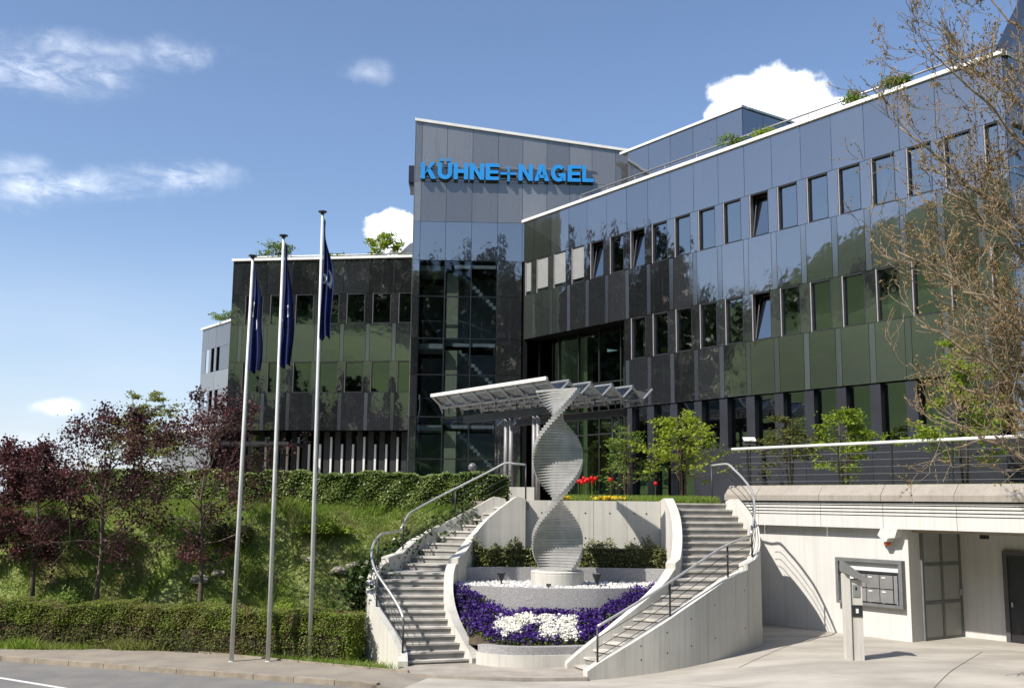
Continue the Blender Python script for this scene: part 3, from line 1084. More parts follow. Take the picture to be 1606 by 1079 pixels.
# weedy bushes on the bank
def bush(x, y, r, h, mat, label, n, L=.11, Wd=.05, name='bank_bush'):
    z = float(bank_z(np.array(x), np.array(y)))
    b = empty(name, (x, y, z), label, 'bush')
    mb = MB()
    for k in range(7):
        a = random.random() * 6.28
        mb.tube([(0, 0, -.05), (r * .4 * math.cos(a), r * .4 * math.sin(a), h * .5), (r * .75 * math.cos(a), r * .75 * math.sin(a), h * .8)], [.015, .01, .004], 4)
    mb.build('stem', 'twig', b)
    q = unit(rng.normal(size=(n, 3))); q[:, 2] = np.abs(q[:, 2])
    rad = rng.uniform(.35, 1.0, (n, 1)) ** .6 * (1 + .22 * np.sin(q[:, :1] * 6 + x) + .2 * np.sin(q[:, 1:2] * 7 + y))
    Cc = q * rad * np.array([r, r * .8, h])
    leafobj('foliage', leaf_quads(Cc, L, Wd, .7, face=(-.35, -.5, .75)), mat, b)
    return b


BUSH = [(-4.5, 28.75, .7, .6, 'leaf_green', 'round green bush on the bank just behind the right end of the hedge'),
        (-6.2, 28.8, .75, .6, 'leaf_lime', 'yellow-green bush on the bank between the left and middle flagpoles'),
        (-9.6, 28.9, .8, .75, 'leaf_lime', 'bright green bush on the bank left of the large dark red tree'),
        (-11.9, 29.0, .8, .75, 'leaf_green', 'green bush on the bank between the two left dark red trees'),
        (-8.0, 30.6, .7, .45, 'leaf_ochre', 'ochre bush halfway up the bank below the upper hedge'),
        (-5.3, 30.7, .8, .35, 'leaf_lime', 'flat mossy bush high on the bank behind the right flagpole')]
for b_ in BUSH:
    bush(*b_[:5], b_[5], 1900)

# weathered stones of an old dry wall peeping out of the bank
for k, (x, y, s_) in enumerate([(-4.75, 30.05, .30), (-4.35, 30.08, .26), (-3.95, 30.02, .24), (-3.5, 30.0, .22), (-5.6, 30.2, .22), (-3.1, 29.85, .2), (-8.55, 29.75, .34), (-8.1, 29.85, .26)]):
    z = float(bank_z(np.array(x), np.array(y)))
    mb = MB()
    prof = [(.25 * s_, -.15 * s_), (.75 * s_, -.05 * s_), (.8 * s_, .25 * s_), (.55 * s_, .5 * s_), (.2 * s_, .55 * s_)]
    mb.lathe(prof, 9)
    mb.v = [(v[0] * random.uniform(.85, 1.3), v[1] * random.uniform(.6, .9), v[2] * random.uniform(.85, 1.15)) for v in mb.v]
    o = mb.build('stone', 'stone_pale')
    o.location = (x, y, z)
    pos = ['under the right flagpole, leftmost of the upper row', 'second of the upper row behind the right flagpole', 'third of the upper row on the bank', 'fourth of the upper row on the bank', 'lone between the middle and right flagpoles', 'nearest to the ivy by the left staircase', 'largest, behind the large dark red tree', 'beside the largest one behind the dark red tree'][k]
    tag(o, 'pale weathered stone in the bank, ' + pos, 'stone', 'pale stones in the bank')


# ------------------------------------------------------------------ hedges
def path_hedge(name, label, path, width, height, n, L, Wd, mat, low_mat=None, zf=None, n_low=0):
    P = dense(path, 6)
    A = np.array(P)
    h = empty(name, (float(A[0, 0]), float(A[0, 1]), 0), label, 'hedge')
    B = np.array([A[0, 0], A[0, 1], 0])
    seg = np.diff(A, axis=0); ln_ = np.linalg.norm(seg, axis=1); cum = np.concatenate([[0], np.cumsum(ln_)])

    def at(s):
        i = np.clip(np.searchsorted(cum, s, 'right') - 1, 0, len(seg) - 1)
        t = (s - cum[i]) / ln_[i]
        p = A[i] + seg[i] * t[:, None]
        d = seg[i] / ln_[i][:, None]
        return p, np.stack([-d[:, 1], d[:, 0]], 1)
    z0f = zf if zf else (lambda x, y: np.zeros_like(x))
    c = MB()
    fr_ = off_path([tuple(p) for p in A], -width / 2 + .10); bk = off_path([tuple(p) for p in A], width / 2 - .10)
    poly = fr_ + bk[::-1]
    zz = [float(z0f(np.array([p[0]]), np.array([p[1]]))[0]) for p in poly]
    nP = len(fr_)
    for i in range(1, nP - 3):
        q = [fr_[i], fr_[i + 1], bk[i + 1], bk[i]]
        qz = [float(z0f(np.array([p[0]]), np.array([p[1]]))[0]) for p in q]
        c.prism([(a - B[0], b - B[1]) for a, b in q], min(qz) - .1, max(qz) + height - .12)
    c.build('stem_core', 'hedge_core', h)

    def pts(n, zlo, zhi):
        s = rng.uniform(0, cum[-1], n)
        p, nr = at(s)
        # leaves near the surface: front, back or top
        side = rng.random(n)
        o = np.where(side < .5, -width / 2 + np.abs(rng.normal(size=n)) * .05, np.where(side < .6, width / 2 - np.abs(rng.normal(size=n)) * .05, rng.uniform(-width / 2, width / 2, n)))
        zt = height + .05 * np.sin(s * 2.3) + .03 * np.sin(s * 6.1 + 1) + .025 * np.sin(s * 13.0)
        z = np.where(side < .6, rng.uniform(zlo, zhi, n) * zt, zt - np.abs(rng.normal(size=n)) * .05)
        k = ~((side >= .6) & (zhi < .9))
        bul = .035 * np.sin(s * 3.1 + z * 4) + .025 * np.sin(s * 7.7 - z * 6)
        o = o + np.where(side < .5, -bul, 0)
        q = p + nr * o[:, None]
        base = z0f(q[:, 0], q[:, 1])
        return (np.stack([q[:, 0], q[:, 1], base + z], 1) - B)[k]
    if low_mat:
        cc = np.concatenate([pts(int(n * .72), .58, 1.0), pts(int(n * .28), .18, .72)])
    else:
        cc = pts(n, .02, 1.0)
    # leaves closing both ends of the hedge
    for e_, sg_ in ((0.0, -1), (cum[-1], 1)):
        ne = 1500
        p_, nr_2 = at(np.full(ne, e_ - 1e-4 * sg_ if sg_ > 0 else 1e-4))
        dr_ = np.stack([nr_2[:, 1], -nr_2[:, 0]], 1) * sg_
        q_ = p_ + nr_2 * rng.uniform(-width / 2, width / 2, (ne, 1)) + dr_ * rng.normal(size=(ne, 1)) * .05
        z_ = rng.uniform(.02, 1.0, ne) * height
        cc = np.concatenate([cc, np.stack([q_[:, 0], q_[:, 1], z0f(q_[:, 0], q_[:, 1]) + z_], 1) - B])
    leafobj('foliage', leaf_quads(cc, L, Wd, .5, face=(-.35, -.5, .75)), mat, h)
    if low_mat:
        leafobj('lower_foliage', leaf_quads(pts(n_low, .02, .9), L * .9, Wd * .8, .2, face=(-.4, -.75, .4)), low_mat, h)
        # fine bare stems showing at the foot of the hedge
        tw = pts(4000, 0.0, .55)
        leafobj('twig', blades(tw, .30, .012, .35), 'dark_twig', h)
    return h


path_hedge('clipped_hedge', 'long clipped hedge with brown twiggy base along the pavement', [(-40, 35.5), (-26, 31.5), (-13.4, 28.55), (-9.6, 28.1), (-6.6, 27.2), (-4.9, 26.7), (-3.72, 26.35)], 1.0, 1.2, 78000, .062, .036, 'leaf_hedge', 'leaf_hedge_low', None, 46000)
path_hedge('laurel_hedge', 'tall glossy laurel hedge on top of the bank before the left wing', [(-15.5, 33.4), (-10.5, 33.0), (-7.5, 32.3), (-5.0, 32.1), (-2.8, 32.1), (-1.2, 32.3), (-.3, 32.7)], 1.0, 1.2, 60000, .11, .05, 'leaf_laurel', None, lambda x, y: np.full_like(x, 3.50))
# ivy tumbling over the outer side of the left stair
iv = []
for i in range(9, 22):
    x, y = LO[i]
    nI = 420 if i < 16 else 160
    c = np.stack([rng.normal(size=nI) * .22 + x - .42, rng.normal(size=nI) * .2 + y + .12, RISE * i + .05 - np.abs(rng.normal(size=nI)) * .45 + .22], 1)
    iv.append(c)
iv = np.concatenate(iv)
tag(leafobj('ivy', leaf_quads(iv, .13, .11, .2, flat=.7), 'leaf_ivy'), 'dark ivy creeping along the outer edge of the left staircase', 'ivy', kind=None)


# ------------------------------------------------------------------ trees
def branch(mb, p, d, length, rad, depth, tips, spread=.55, upb=.15, seg=3, rg=random, minr=.004, kids=(2, 4), wob=.18):
    pts = [Vector(p)]; rr = [rad]
    dd = Vector(d).normalized()
    for k in range(seg):
        dd = (dd + Vector((rg.gauss(0, wob), rg.gauss(0, wob), rg.gauss(0, wob) + upb * .3))).normalized()
        pts.append(pts[-1] + dd * length / seg)
        rr.append(max(minr, rad * (1 - .55 * (k + 1) / seg)))
    mb.tube(pts, rr, 5 if depth > 1 else 4, cap=False)
    if depth == 0:
        tips += pts[1:]
        return
    n = rg.randint(*kids)
    for k in range(n):
        t = rg.uniform(.35, 1.0) if k else 1.0
        i = min(int(t * seg), seg - 1); f = t * seg - i
        q = pts[i].lerp(pts[i + 1], min(f, 1))
        nd = (dd + Vector((rg.gauss(0, spread), rg.gauss(0, spread), rg.gauss(0, spread) + upb))).normalized()
        branch(mb, q, nd, length * rg.uniform(.55, .8), max(minr, rr[i] * .6), depth - 1, tips, spread, upb, seg, rg, minr, kids, wob)


def red_tree(x, y, h, cr, label, seed):
    rg = random.Random(seed); nr = np.random.default_rng(seed)
    z = float(bank_z(np.array(x), np.array(y))) - .05
    t = empty('red_maple_tree', (x, y, z), label, 'tree', 'dark red trees along the bank')
    mb = MB(); tips = []
    th_ = h * .34
    pts = [Vector((0, 0, 0)), Vector((rg.gauss(0, .03), 0, th_ * .5)), Vector((rg.gauss(0, .05), 0, th_)), Vector((rg.gauss(0, .12), rg.gauss(0, .1), h * .62)), Vector((rg.gauss(0, .2), rg.gauss(0, .1), h * .96))]
    mb.tube(pts, [.075, .066, .055, .035, .010], 7)
    nb = 32
    for k in range(nb):
        f = k / (nb - 1)
        zz = th_ * .92 + (h * .97 - th_ * .92) * f
        a = k * 2.4 + rg.random()
        # widest a third of the way up the crown, pointed on top
        rr = cr * (math.sin(math.pi * min(1, (.22 + .78 * (1 - f)) ** .9)) * .35 + .75 * (1 - f) ** .75) * rg.uniform(.65, 1.1)
        rr *= .45 + .55 * float(smooth(f, 0, .16))
        i = 2 if zz < h * .62 else 3
        q = pts[i].lerp(pts[i + 1], (zz - pts[i].z) / (pts[i + 1].z - pts[i].z)) if zz > pts[2].z else Vector((0, 0, zz))
        d = Vector((math.cos(a), math.sin(a), .35 + .55 * f))
        branch(mb, q, d, max(.3, rr), .022 * (1 - f * .6) + .006, 2, tips, .5, .12, 3, rg, .003, (2, 3))
    mb.build('trunk', 'bark', t, True)
    T = np.array([tuple(p) for p in tips])
    T = T[nr.random(len(T)) < .9]
    C = np.repeat(T, 12, 0) + nr.normal(size=(len(T) * 12, 3)) * .115
    leafobj('crown', leaf_quads(C, .088, .066, 0, nr, .75, .3), 'leaf_red', t)


red_tree(-8.25, 28.75, 5.9, 1.95, 'dark red tree nearest the flagpoles, largest of the row', 31)
red_tree(-11.0, 28.85, 5.4, 1.5, 'dark red tree in the middle of the row, second from the flagpoles', 12)
red_tree(-12.95, 29.3, 4.0, 1.15, 'smaller dark red tree third from the flagpoles', 5)
red_tree(-14.5, 29.7, 3.7, 1.15, 'dark red tree cut off by the left edge of the picture', 8)


def soft_tree(x, y, z0, h, cr, mat, label, seed, name='young_tree', layers=9, leaf_l=.12, dens=9, bare=.2, group=None, shape=.8, trunk_r=.035, cat='tree'):
    rg = random.Random(seed); nr = np.random.default_rng(seed)
    t = empty(name, (x, y, z0), label, cat, group)
    mb = MB(); tips = []
    stems = 3 if trunk_r < .05 else 1
    tops = []
    for s_ in range(stems):
        a = s_ * 2.1 + rg.random()
        pts = [Vector((.05 * math.cos(a), .05 * math.sin(a), 0)), Vector((.14 * math.cos(a), .14 * math.sin(a), h * .4)), Vector((.2 * math.cos(a) * rg.uniform(.3, 1.2), .2 * math.sin(a), h * rg.uniform(.8, 1.0)))]
        mb.tube(pts, [trunk_r, trunk_r * .7, trunk_r * .2], 6)
        tops.append(pts)
    for k in range(layers * 4):
        f = rg.uniform(bare, 1)
        st = rg.choice(tops)
        q = st[1].lerp(st[2], (f - .4) / .6) if f > .4 else st[0].lerp(st[1], f / .4)
        a = rg.random() * 6.283
        rr = cr * (1.05 - f) ** shape * rg.uniform(.55, 1.15) + .12
        branch(mb, q, Vector((math.cos(a), math.sin(a), .18)), rr, .012, 1, tips, .35, .02, 3, rg, .003, (2, 3), .12)
    mb.build('trunk', 'bark', t, True)
    T = np.array([tuple(p) for p in tips])
    C = np.repeat(T, dens, 0) + nr.normal(size=(len(T) * dens, 3)) * np.array([.13, .13, .045])
    leafobj('crown', leaf_quads(C, leaf_l, leaf_l * .6, 0, nr, .45), mat, t)
    return t


# shrubs and young trees on the terrace (distance along the retaining wall line, set back from the railing)
def gp(u, v):
    return GF.xy(u, v)


soft_tree(5.55, 34.2, TER, 3.3, 1.3, 'leaf_maple', 'bright yellow-green maple bush left of the terrace railing', 3, group='young trees on the terrace', layers=12, dens=8)
soft_tree(3.85, 35.2, TER, 2.75, .75, 'leaf_green', 'slim green sapling between the red tulips and the yellow-green maple', 4, group='young trees on the terrace', layers=7, dens=6)
for (u, v, h, cr, mat, sd, lb, ds) in ((-5.2, 1.6, 2.5, .85, 'leaf_ochre', 9, 'thin brownish-green sapling behind the railing next to the floodlight', 6),
                                   (-3.05, 1.5, 2.75, .75, 'leaf_lime', 14, 'slim bright green sapling second from the floodlight behind the railing', 9),
                                   (1.0, 1.2, 4.2, 1.0, 'leaf_lime', 21, 'taller green young tree behind the railing near the right edge', 14)):
    x, y = gp(u, v)
    soft_tree(x, y, 4.3, h, cr, mat, lb, sd, group='young trees on the terrace', layers=8, dens=ds)
soft_tree(-18.3, 52, TER, 4.9, 1.9, 'leaf_pale', 'pale yellow-green tree behind the bank left of the lower grey wing', 17, 'broad_tree', 16, .13, 22, .15, None, .55, .09)

# large half-bare tree reaching in from the right edge
BT = Vector((13.1, 21.5, .38))
bt = empty('budding_tree', BT, 'half-bare budding tree reaching in from the right edge before the facade', 'tree')
mb = MB(); tips = []
rg = random.Random(77)
trunk_pts = [Vector((0, 0, 0)), Vector((.05, .1, 2.5)), Vector((-.05, .1, 5.0)), Vector((.1, .15, 8.0)), Vector((-.1, .1, 11.0)), Vector((-.2, 0, 14.5))]
mb.tube(trunk_pts, [.26, .22, .19, .15, .11, .04], 9)


def limb(z, target, rad, sub=9):
    """a limb from the trunk at height z bending to a target point, with side shoots turning upwards"""
    i = max(k for k in range(5) if trunk_pts[k].z <= z)
    f = (z - trunk_pts[i].z) / (trunk_pts[i + 1].z - trunk_pts[i].z)
    a = trunk_pts[i].lerp(trunk_pts[i + 1], f)
    b = Vector(target) - BT
    mid = a.lerp(b, .5) + Vector((0, rg.gauss(0, .2), .35))
    n = 10; pts = []
    for k in range(n + 1):
        t = k / n
        p = a * (1 - t) ** 2 + mid * 2 * t * (1 - t) + b * t * t
        if 0 < k: p += Vector((rg.gauss(0, .06), rg.gauss(0, .06), rg.gauss(0, .06)))
        pts.append(p)
    mb.tube(pts, [rad * (1 - .85 * k / n) + .006 for k in range(n + 1)], 6)
    for k in range(sub):
        t = rg.uniform(.3, 1.0); i2 = min(int(t * n), n - 1)
        q = pts[i2].lerp(pts[i2 + 1], t * n - i2)
        dd = (pts[i2 + 1] - pts[i2]).normalized()
        nd = dd * .7 + Vector((rg.gauss(0, .6), rg.gauss(0, .6), rg.gauss(.25, .5)))
        branch(mb, q, nd, rg.uniform(.5, 1.15), .017 * (1.3 - t), 2, tips, .5, .22, 4, rg, .006, (2, 4), .2)


LIMBS = [(2.9, (8.9, 21.6, 5.6)), (3.4, (9.3, 22.4, 6.6)), (4.0, (8.3, 21.2, 7.6)), (4.6, (9.0, 20.6, 8.2)), (5.2, (8.2, 21.8, 9.3)), (5.6, (9.6, 22.5, 8.9)),
         (6.2, (8.9, 20.8, 10.4)), (7.0, (8.2, 21.5, 11.9)), (7.6, (9.3, 22.3, 11.2)), (8.4, (8.6, 21.0, 13.4)), (9.3, (9.5, 21.9, 13.9)), (10.3, (9.9, 21.2, 15.0)),
         (3.1, (10.4, 20.8, 5.0)), (4.4, (10.2, 22.0, 7.1)), (6.6, (10.2, 21.4, 9.8)), (8.0, (10.6, 21.0, 12.6)), (5.0, (15.4, 22.0, 7.5)), (7.4, (15.8, 21.0, 10.5)), (9.8, (14.6, 21.6, 13.0)), (6.0, (13.0, 24.4, 8.5)), (6.4, (12.8, 18.6, 9.5))]
for z, tg in LIMBS:
    limb(z, tg, .075 if z < 8 else .05, 21)
mb.build('trunk', 'bark_tan', bt, True)
T = np.array([tuple(p) for p in tips])
T = T[rng.random(len(T)) < .7]
C = np.repeat(T, 2, 0) + rng.normal(size=(len(T) * 2, 3)) * .025
leafobj('crown', leaf_quads(C, .062, .04, .3), 'leaf_bud', bt)


# ------------------------------------------------------------------ flagpoles and flags
def flagpole(x, y, h, lean, label, flab, flen, wind, emb):
    p = empty('flagpole', (x, y, .02), label, 'flagpole', 'white flagpoles in front of the hedge')
    MB().tube([(0, 0, 0), (lean * .5, 0, h * .5), (lean, 0, h)], [.054, .046, .032], 14).build('pole', 'pole_metal', p, True)
    MB().lathe([(.085, 0), (.085, .05), (.065, .09)], 14).build('base_collar', 'pole_metal', p)
    MB().lathe([(.05, h), (.05, h + .03), (.11, h + .05), (.11, h + .075), (.03, h + .09)], 14, c=(lean, 0, 0)).build('cap', 'dark_metal', p)
    # slack rope beside the pole
    MB().tube([(.07, -.02, 1.1), (lean * .5 + .075, -.02, h * .5), (lean + .05, -.02, h - .1)], .006, 5).build('halyard', 'rail_post', p)
    f = empty('flag', (x + lean, y, .02 + h), flab, 'flag', 'limp dark blue flags')
    # cloth hanging in folds: strip across the width u, down the length t
    nu, nt = 26, 30
    m = MB(); m2 = MB()
    V = {}
    for j in range(nt + 1):
        t = j / nt
        wdt = .06 + .21 * smooth(t, 0, .4) + .03 * math.sin(t * 9 + wind)
        cx = lean * (-t * flen / h)
        for i in range(nu + 1):
            u = i / nu
            fold = math.sin(u * 13 + t * 1.6 + wind) * .07 * (0.3 + t) + math.sin(u * 27 + wind * 2 + t * 3) * .018
            xx = cx + .045 + u * wdt + .02 * math.sin(t * 5 + u * 4)
            yy = -.03 + fold
            zz = -.12 - t * flen - .16 * u * (1 - t) + .05 * math.sin(u * 9 + wind) * t
            V[i, j] = len(m.v); m.v.append((xx, yy, zz))
    for j in range(nt):
        for i in range(nu):
            q = (V[i, j], V[i, j + 1], V[i + 1, j + 1], V[i + 1, j])
            m.f.append(q); m.mi.append(0)
    cloth = m.build('cloth', 'flag_blue', f, True)
    # white emblem pieces caught in the folds
    for (ua, ub, ta, tb) in emb:
        e = MB(); n = 8
        ids = []
        for k in range(n + 1):
            t = ta + (tb - ta) * k / n
            j0 = min(int(t * nt), nt - 1); ft = t * nt - j0
            wob = .5 * (ub - ua) * math.sin(k / n * 3.1)
            for uu in (ua + wob, ub + wob):
                uu = min(max(uu, 0), .999); i0 = int(uu * nu); fu = uu * nu - i0
                P_ = Vector(m.v[V[i0, j0]]).lerp(Vector(m.v[V[i0 + 1, j0]]), fu).lerp(Vector(m.v[V[i0, j0 + 1]]).lerp(Vector(m.v[V[i0 + 1, j0 + 1]]), fu), ft)
                e.v.append((P_.x, P_.y - .006, P_.z))
        for k in range(n):
            e.f.append((2 * k, 2 * k + 2, 2 * k + 3, 2 * k + 1)); e.mi.append(0)
        e.build('emblem', 'flag_white', f)


flagpole(-6.58, 25.79, 9.85, .06, 'leftmost of the three white flagpoles, the shortest one', 'limp dark blue flag on the leftmost flagpole', 2.75, .4, [(.12, .30, .36, .50), (.5, .66, .50, .60)])
flagpole(-5.73, 25.87, 10.40, -.06, 'middle one of the three white flagpoles', 'limp dark blue flag on the middle flagpole', 3.15, 1.9, [(.45, .62, .50, .60), (.1, .2, .62, .8)])
flagpole(-4.80, 26.20, 11.12, -.09, 'rightmost and tallest of the three white flagpoles', 'limp dark blue flag on the tallest flagpole with a white emblem', 3.1, 3.2, [(.08, .34, .46, .54), (.42, .7, .52, .57), (.62, .8, .42, .54)])

# ------------------------------------------------------------------ retaining wall with garage
gw = empty('retaining_wall', (10.53, 28.29, .3), 'white concrete retaining wall with grooved band, bracket and garage opening', 'wall')


def gbox(name, mat, u0, u1, v0, v1, z0, z1):
    m = MB(); mbox(m, GF, u0, u1, v0, v1, z0, z1)
    b = Vector(gw.location)
    m.v = [(v[0] - b.x, v[1] - b.y, v[2] - b.z) for v in m.v]
    return m.build(name, mat, gw)


gbox('wall_face', 'concrete_white', -6.2, 0, 0, .35, -.1, 3.42)
gbox('wall_face', 'concrete_white', .0, 12, 2.32, 2.6, -.1, 3.42)      # back of the recess
gbox('lintel', 'concrete_white', .003, 12, .05, .35, 3.28, 3.42)
gbox('recess_soffit', 'concrete_white', .003, 12, .36, 2.3, 3.30, 3.42)
gbox('jamb', 'concrete_white', -.36, -.002, .352, .50, -.1, 3.42)
cutu = [-6.2, -4.9, -2.6, -.55, 1.6, 3.9, 6.3, 9, 12]
for a, b in zip(cutu[:-1], cutu[1:]):
    a += .006; b -= .006
    gbox('fascia_band', 'concrete_white', a, b, -.26, .34, 3.29, 3.62)
    for k in range(4):
        z0 = 3.645 + .09 * k
        gbox('groove_band', 'concrete_white', a, b, -.26, -.10, z0, z0 + .06)
    gbox('groove_back', 'frame_grey', a + .002, b - .002, -.17, .34, 3.622, 4.012)
    # coping stones with a sloped face
    m = MB()
    prof = [(-.34, 4.014), (-.34, 4.17), (-.10, 4.46), (.42, 4.46), (.42, 4.014)]
    vs = [tuple(GF.w(a, v, z)) for v, z in prof] + [tuple(GF.w(b, v, z)) for v, z in prof]
    m.add(vs, [(0, 1, 2, 3, 4)[::-1], (5, 6, 7, 8, 9), (0, 1, 6, 5), (1, 2, 7, 6), (2, 3, 8, 7), (3, 4, 9, 8), (4, 0, 5, 9)])
    bl = Vector(gw.location)
    m.v = [(v[0] - bl.x, v[1] - bl.y, v[2] - bl.z) for v in m.v]
    m.build('coping_stone', 'concrete_old', gw)
# bracket under the band
m = MB()
prof = [(-.62, 3.288), (-.10, 3.288), (-.19, 3.06), (-.40, 3.04), (-.46, 2.94), (-.56, 2.98), (-.72, 3.12)]
vs = [tuple(GF.w(u, -.30, z)) for u, z in prof] + [tuple(GF.w(u, -.003, z)) for u, z in prof]
n = len(prof)
m.add(vs, [tuple(range(n)), tuple(range(n, 2 * n))[::-1]] + [(i, n + i, n + (i + 1) % n, (i + 1) % n) for i in range(n)])
bl = Vector(gw.location)
m.v = [(v[0] - bl.x, v[1] - bl.y, v[2] - bl.z) for v in m.v]
m.build('bracket', 'concrete_white', gw)
o = MB().lathe([(.05, -.1), (.09, -.06), (.09, 0), (.03, .03)], 12).build('warning_lamp', 'orange_lamp', gw)
o.location = GF.w(-.53, -.15, 2.93) - Vector(gw.location)
m = MB().prism([(6.22, 30.6), (6.45, 30.55), GF.xy(-5.9, .1), GF.xy(-6.2, .3)], -.05, TER - .01)
m.v = [(v[0] - gw.location.x, v[1] - gw.location.y, v[2] - gw.location.z) for v in m.v]
m.build('end_wall', 'concrete_white', gw)
# planting strip behind the coping
sp = MB(); mbox(sp, GF, -6.0, 16, .43, 2.6, 3.7, 4.36)
tag(sp.build('planting_strip', 'bank_soil'), kind='structure')
uu = rng.uniform(-5.8, 9, 9000); vv = rng.uniform(.40, 1.3, 9000)
gC = np.stack([GF.O.x + GF.d.x * uu + GF.m.x * vv, GF.O.y + GF.d.y * uu + GF.m.y * vv, 4.36 + rng.uniform(0, .12, 9000)], 1)
tag(leafobj('ground_cover', leaf_quads(gC, .08, .05, .5), 'leaf_green'), 'low green ground cover behind the coping stones of the retaining wall', 'plants', kind='stuff')

# gate with six grey panels on the side of the recess (perpendicular to the wall)
SF = Frame(GF.xy(.06, .5), (GF.m.x, GF.m.y))      # u: into the recess; v: to the left
gt = empty('garage_gate', (*SF.xy(0, 0), .3), 'grey six-panel gate standing at the left side of the garage recess', 'gate')
m = MB()
gwid, gz0, gz1 = 1.80, .36, 3.27


def sbox(name, mat, u0, u1, v0, v1, z0, z1, parent):
    m = MB(); mbox(m, SF, u0, u1, v0, v1, z0, z1)
    b = Vector(parent.location)
    m.v = [(v[0] - b.x, v[1] - b.y, v[2] - b.z) for v in m.v]
    return m.build(name, mat, parent)


for u in (0, gwid / 2 - .05, gwid - .08):
    sbox('stile', 'gate_frame', u, u + (.08 if u != gwid / 2 - .05 else .10), 0, .06, gz0, gz1, gt)
for z in (gz0, gz0 + .95, gz0 + 1.95, gz1 - .09):
    for a, b in ((.083, gwid / 2 - .053), (gwid / 2 + .053, gwid - .083)):
        sbox('cross_rail', 'gate_frame', a, b, .004, .056, z, z + .085, gt)
for za, zb in ((gz0 + .088, gz0 + .947), (gz0 + 1.038, gz0 + 1.947), (gz0 + 2.038, gz1 - .093)):
    for a, b in ((.083, gwid / 2 - .053), (gwid / 2 + .053, gwid - .083)):
        sbox('panel', 'gate_panel', a, b, .02, .045, za, zb, gt)
sbox('handle', 'steel_rail', gwid - .13, gwid - .09, -.05, -.002, 1.5, 1.66, gt)
# dark door in the back wall
dr = empty('door', (*GF.xy(3.0, 2.3), .35), 'dark door at the back of the garage recess at the right edge', 'door')


def gbox2(name, mat, u0, u1, v0, v1, z0, z1, parent):
    m = MB(); mbox(m, GF, u0, u1, v0, v1, z0, z1)
    b = Vector(parent.location)
    m.v = [(v[0] - b.x, v[1] - b.y, v[2] - b.z) for v in m.v]
    return m.build(name, mat, parent)


gbox2('door_frame', 'frame_grey', 1.30, 1.42, 2.22, 2.318, .36, 2.75, dr)
gbox2('door_frame', 'frame_grey', 1.42, 3.9, 2.22, 2.318, 2.63, 2.75, dr)
dl_ = gbox2('door_leaf', 'dark_metal', 1.423, 3.9, 2.26, 2.316, .37, 2.627, dr)
gbox2('handle', 'steel_rail', 1.50, 1.54, 2.20, 2.257, 1.30, 1.42, dr).parent = dl_
lp = empty('wall_lamp', (*GF.xy(.95, 2.2), 3.0), 'small dark lamp under the ceiling of the garage recess', 'lamp')
gbox2('bracket', 'black', .93, .97, 2.05, 2.31, 3.14, 3.18, lp)
gbox2('lamp_head', 'dark_metal', .86, 1.04, 1.95, 2.1, 3.04, 3.16, lp)

# notice case with letterboxes on the wall
nb = empty('notice_case', (*GF.xy(-1.2, 0), 1.2), 'dark framed glazed case with grey letterboxes on the white wall', 'letterbox')
U0, U1, Z0, Z1 = -2.24, -.12, 1.22, 2.46
for (a, b, c, d_) in ((U0, U1, Z1 - .09, Z1), (U0, U1, Z0, Z0 + .08), (U0, U0 + .09, Z0 + .083, Z1 - .093), (U1 - .11, U1, Z0 + .083, Z1 - .093)):
    gbox2('frame', 'gate_frame', a, b, -.16, -.003, c, d_, nb)
gbox2('back_panel', 'paper_white', U0 + .093, U1 - .113, -.04, -.005, Z0 + .083, Z1 - .093, nb)
gbox2('cross_bar', 'dark_metal', U0 + .093, U1 - .113, -.12, -.045, 2.08, 2.14, nb)
for r_ in range(2):
    for c_ in range(3):
        a = -1.62 + c_ * .42
        lb_ = gbox2('letterbox', 'box_grey', a, a + .40, -.20, -.045, 1.34 + r_ * .37, 1.34 + r_ * .37 + .345, nb)
        gbox2('name_plate', 'paper_white', a + .06, a + .18, -.205, -.201, 1.34 + r_ * .37 + .27, 1.34 + r_ * .37 + .30, nb).parent = lb_
gbox2('side_cheek', 'aluminium', -.355, -.245, -.19, -.045, 1.34, 2.06, nb)
sp_ = gbox2('sign_plate', 'black', -2.11, -1.96, -.06, -.045, 1.78, 2.02, nb)
gbox2('sign_mark', 'paper_white', -2.075, -1.995, -.066, -.061, 1.84, 1.88, nb).parent = sp_
gbox2('sign_mark', 'paper_white', -2.075, -1.995, -.066, -.061, 1.92, 1.96, nb).parent = sp_
gbox2('paper_notice', 'paper_white', -2.11, -1.80, -.06, -.046, 1.36, 1.70, nb)

# intercom pillar on the driveway
IP = Frame((7.78, 25.0), (.90, -.10))
ip = empty('intercom_pillar', (7.78, 25.0, .37), 'pale concrete intercom pillar with slanted cap standing on the driveway', 'pillar')


def ibox(name, mat, u0, u1, v0, v1, z0, z1):
    m = MB(); mbox(m, IP, u0, u1, v0, v1, z0, z1)
    m.v = [(v[0] - 7.78, v[1] - 25.0, v[2] - .37) for v in m.v]
    return m.build(name, mat, ip)


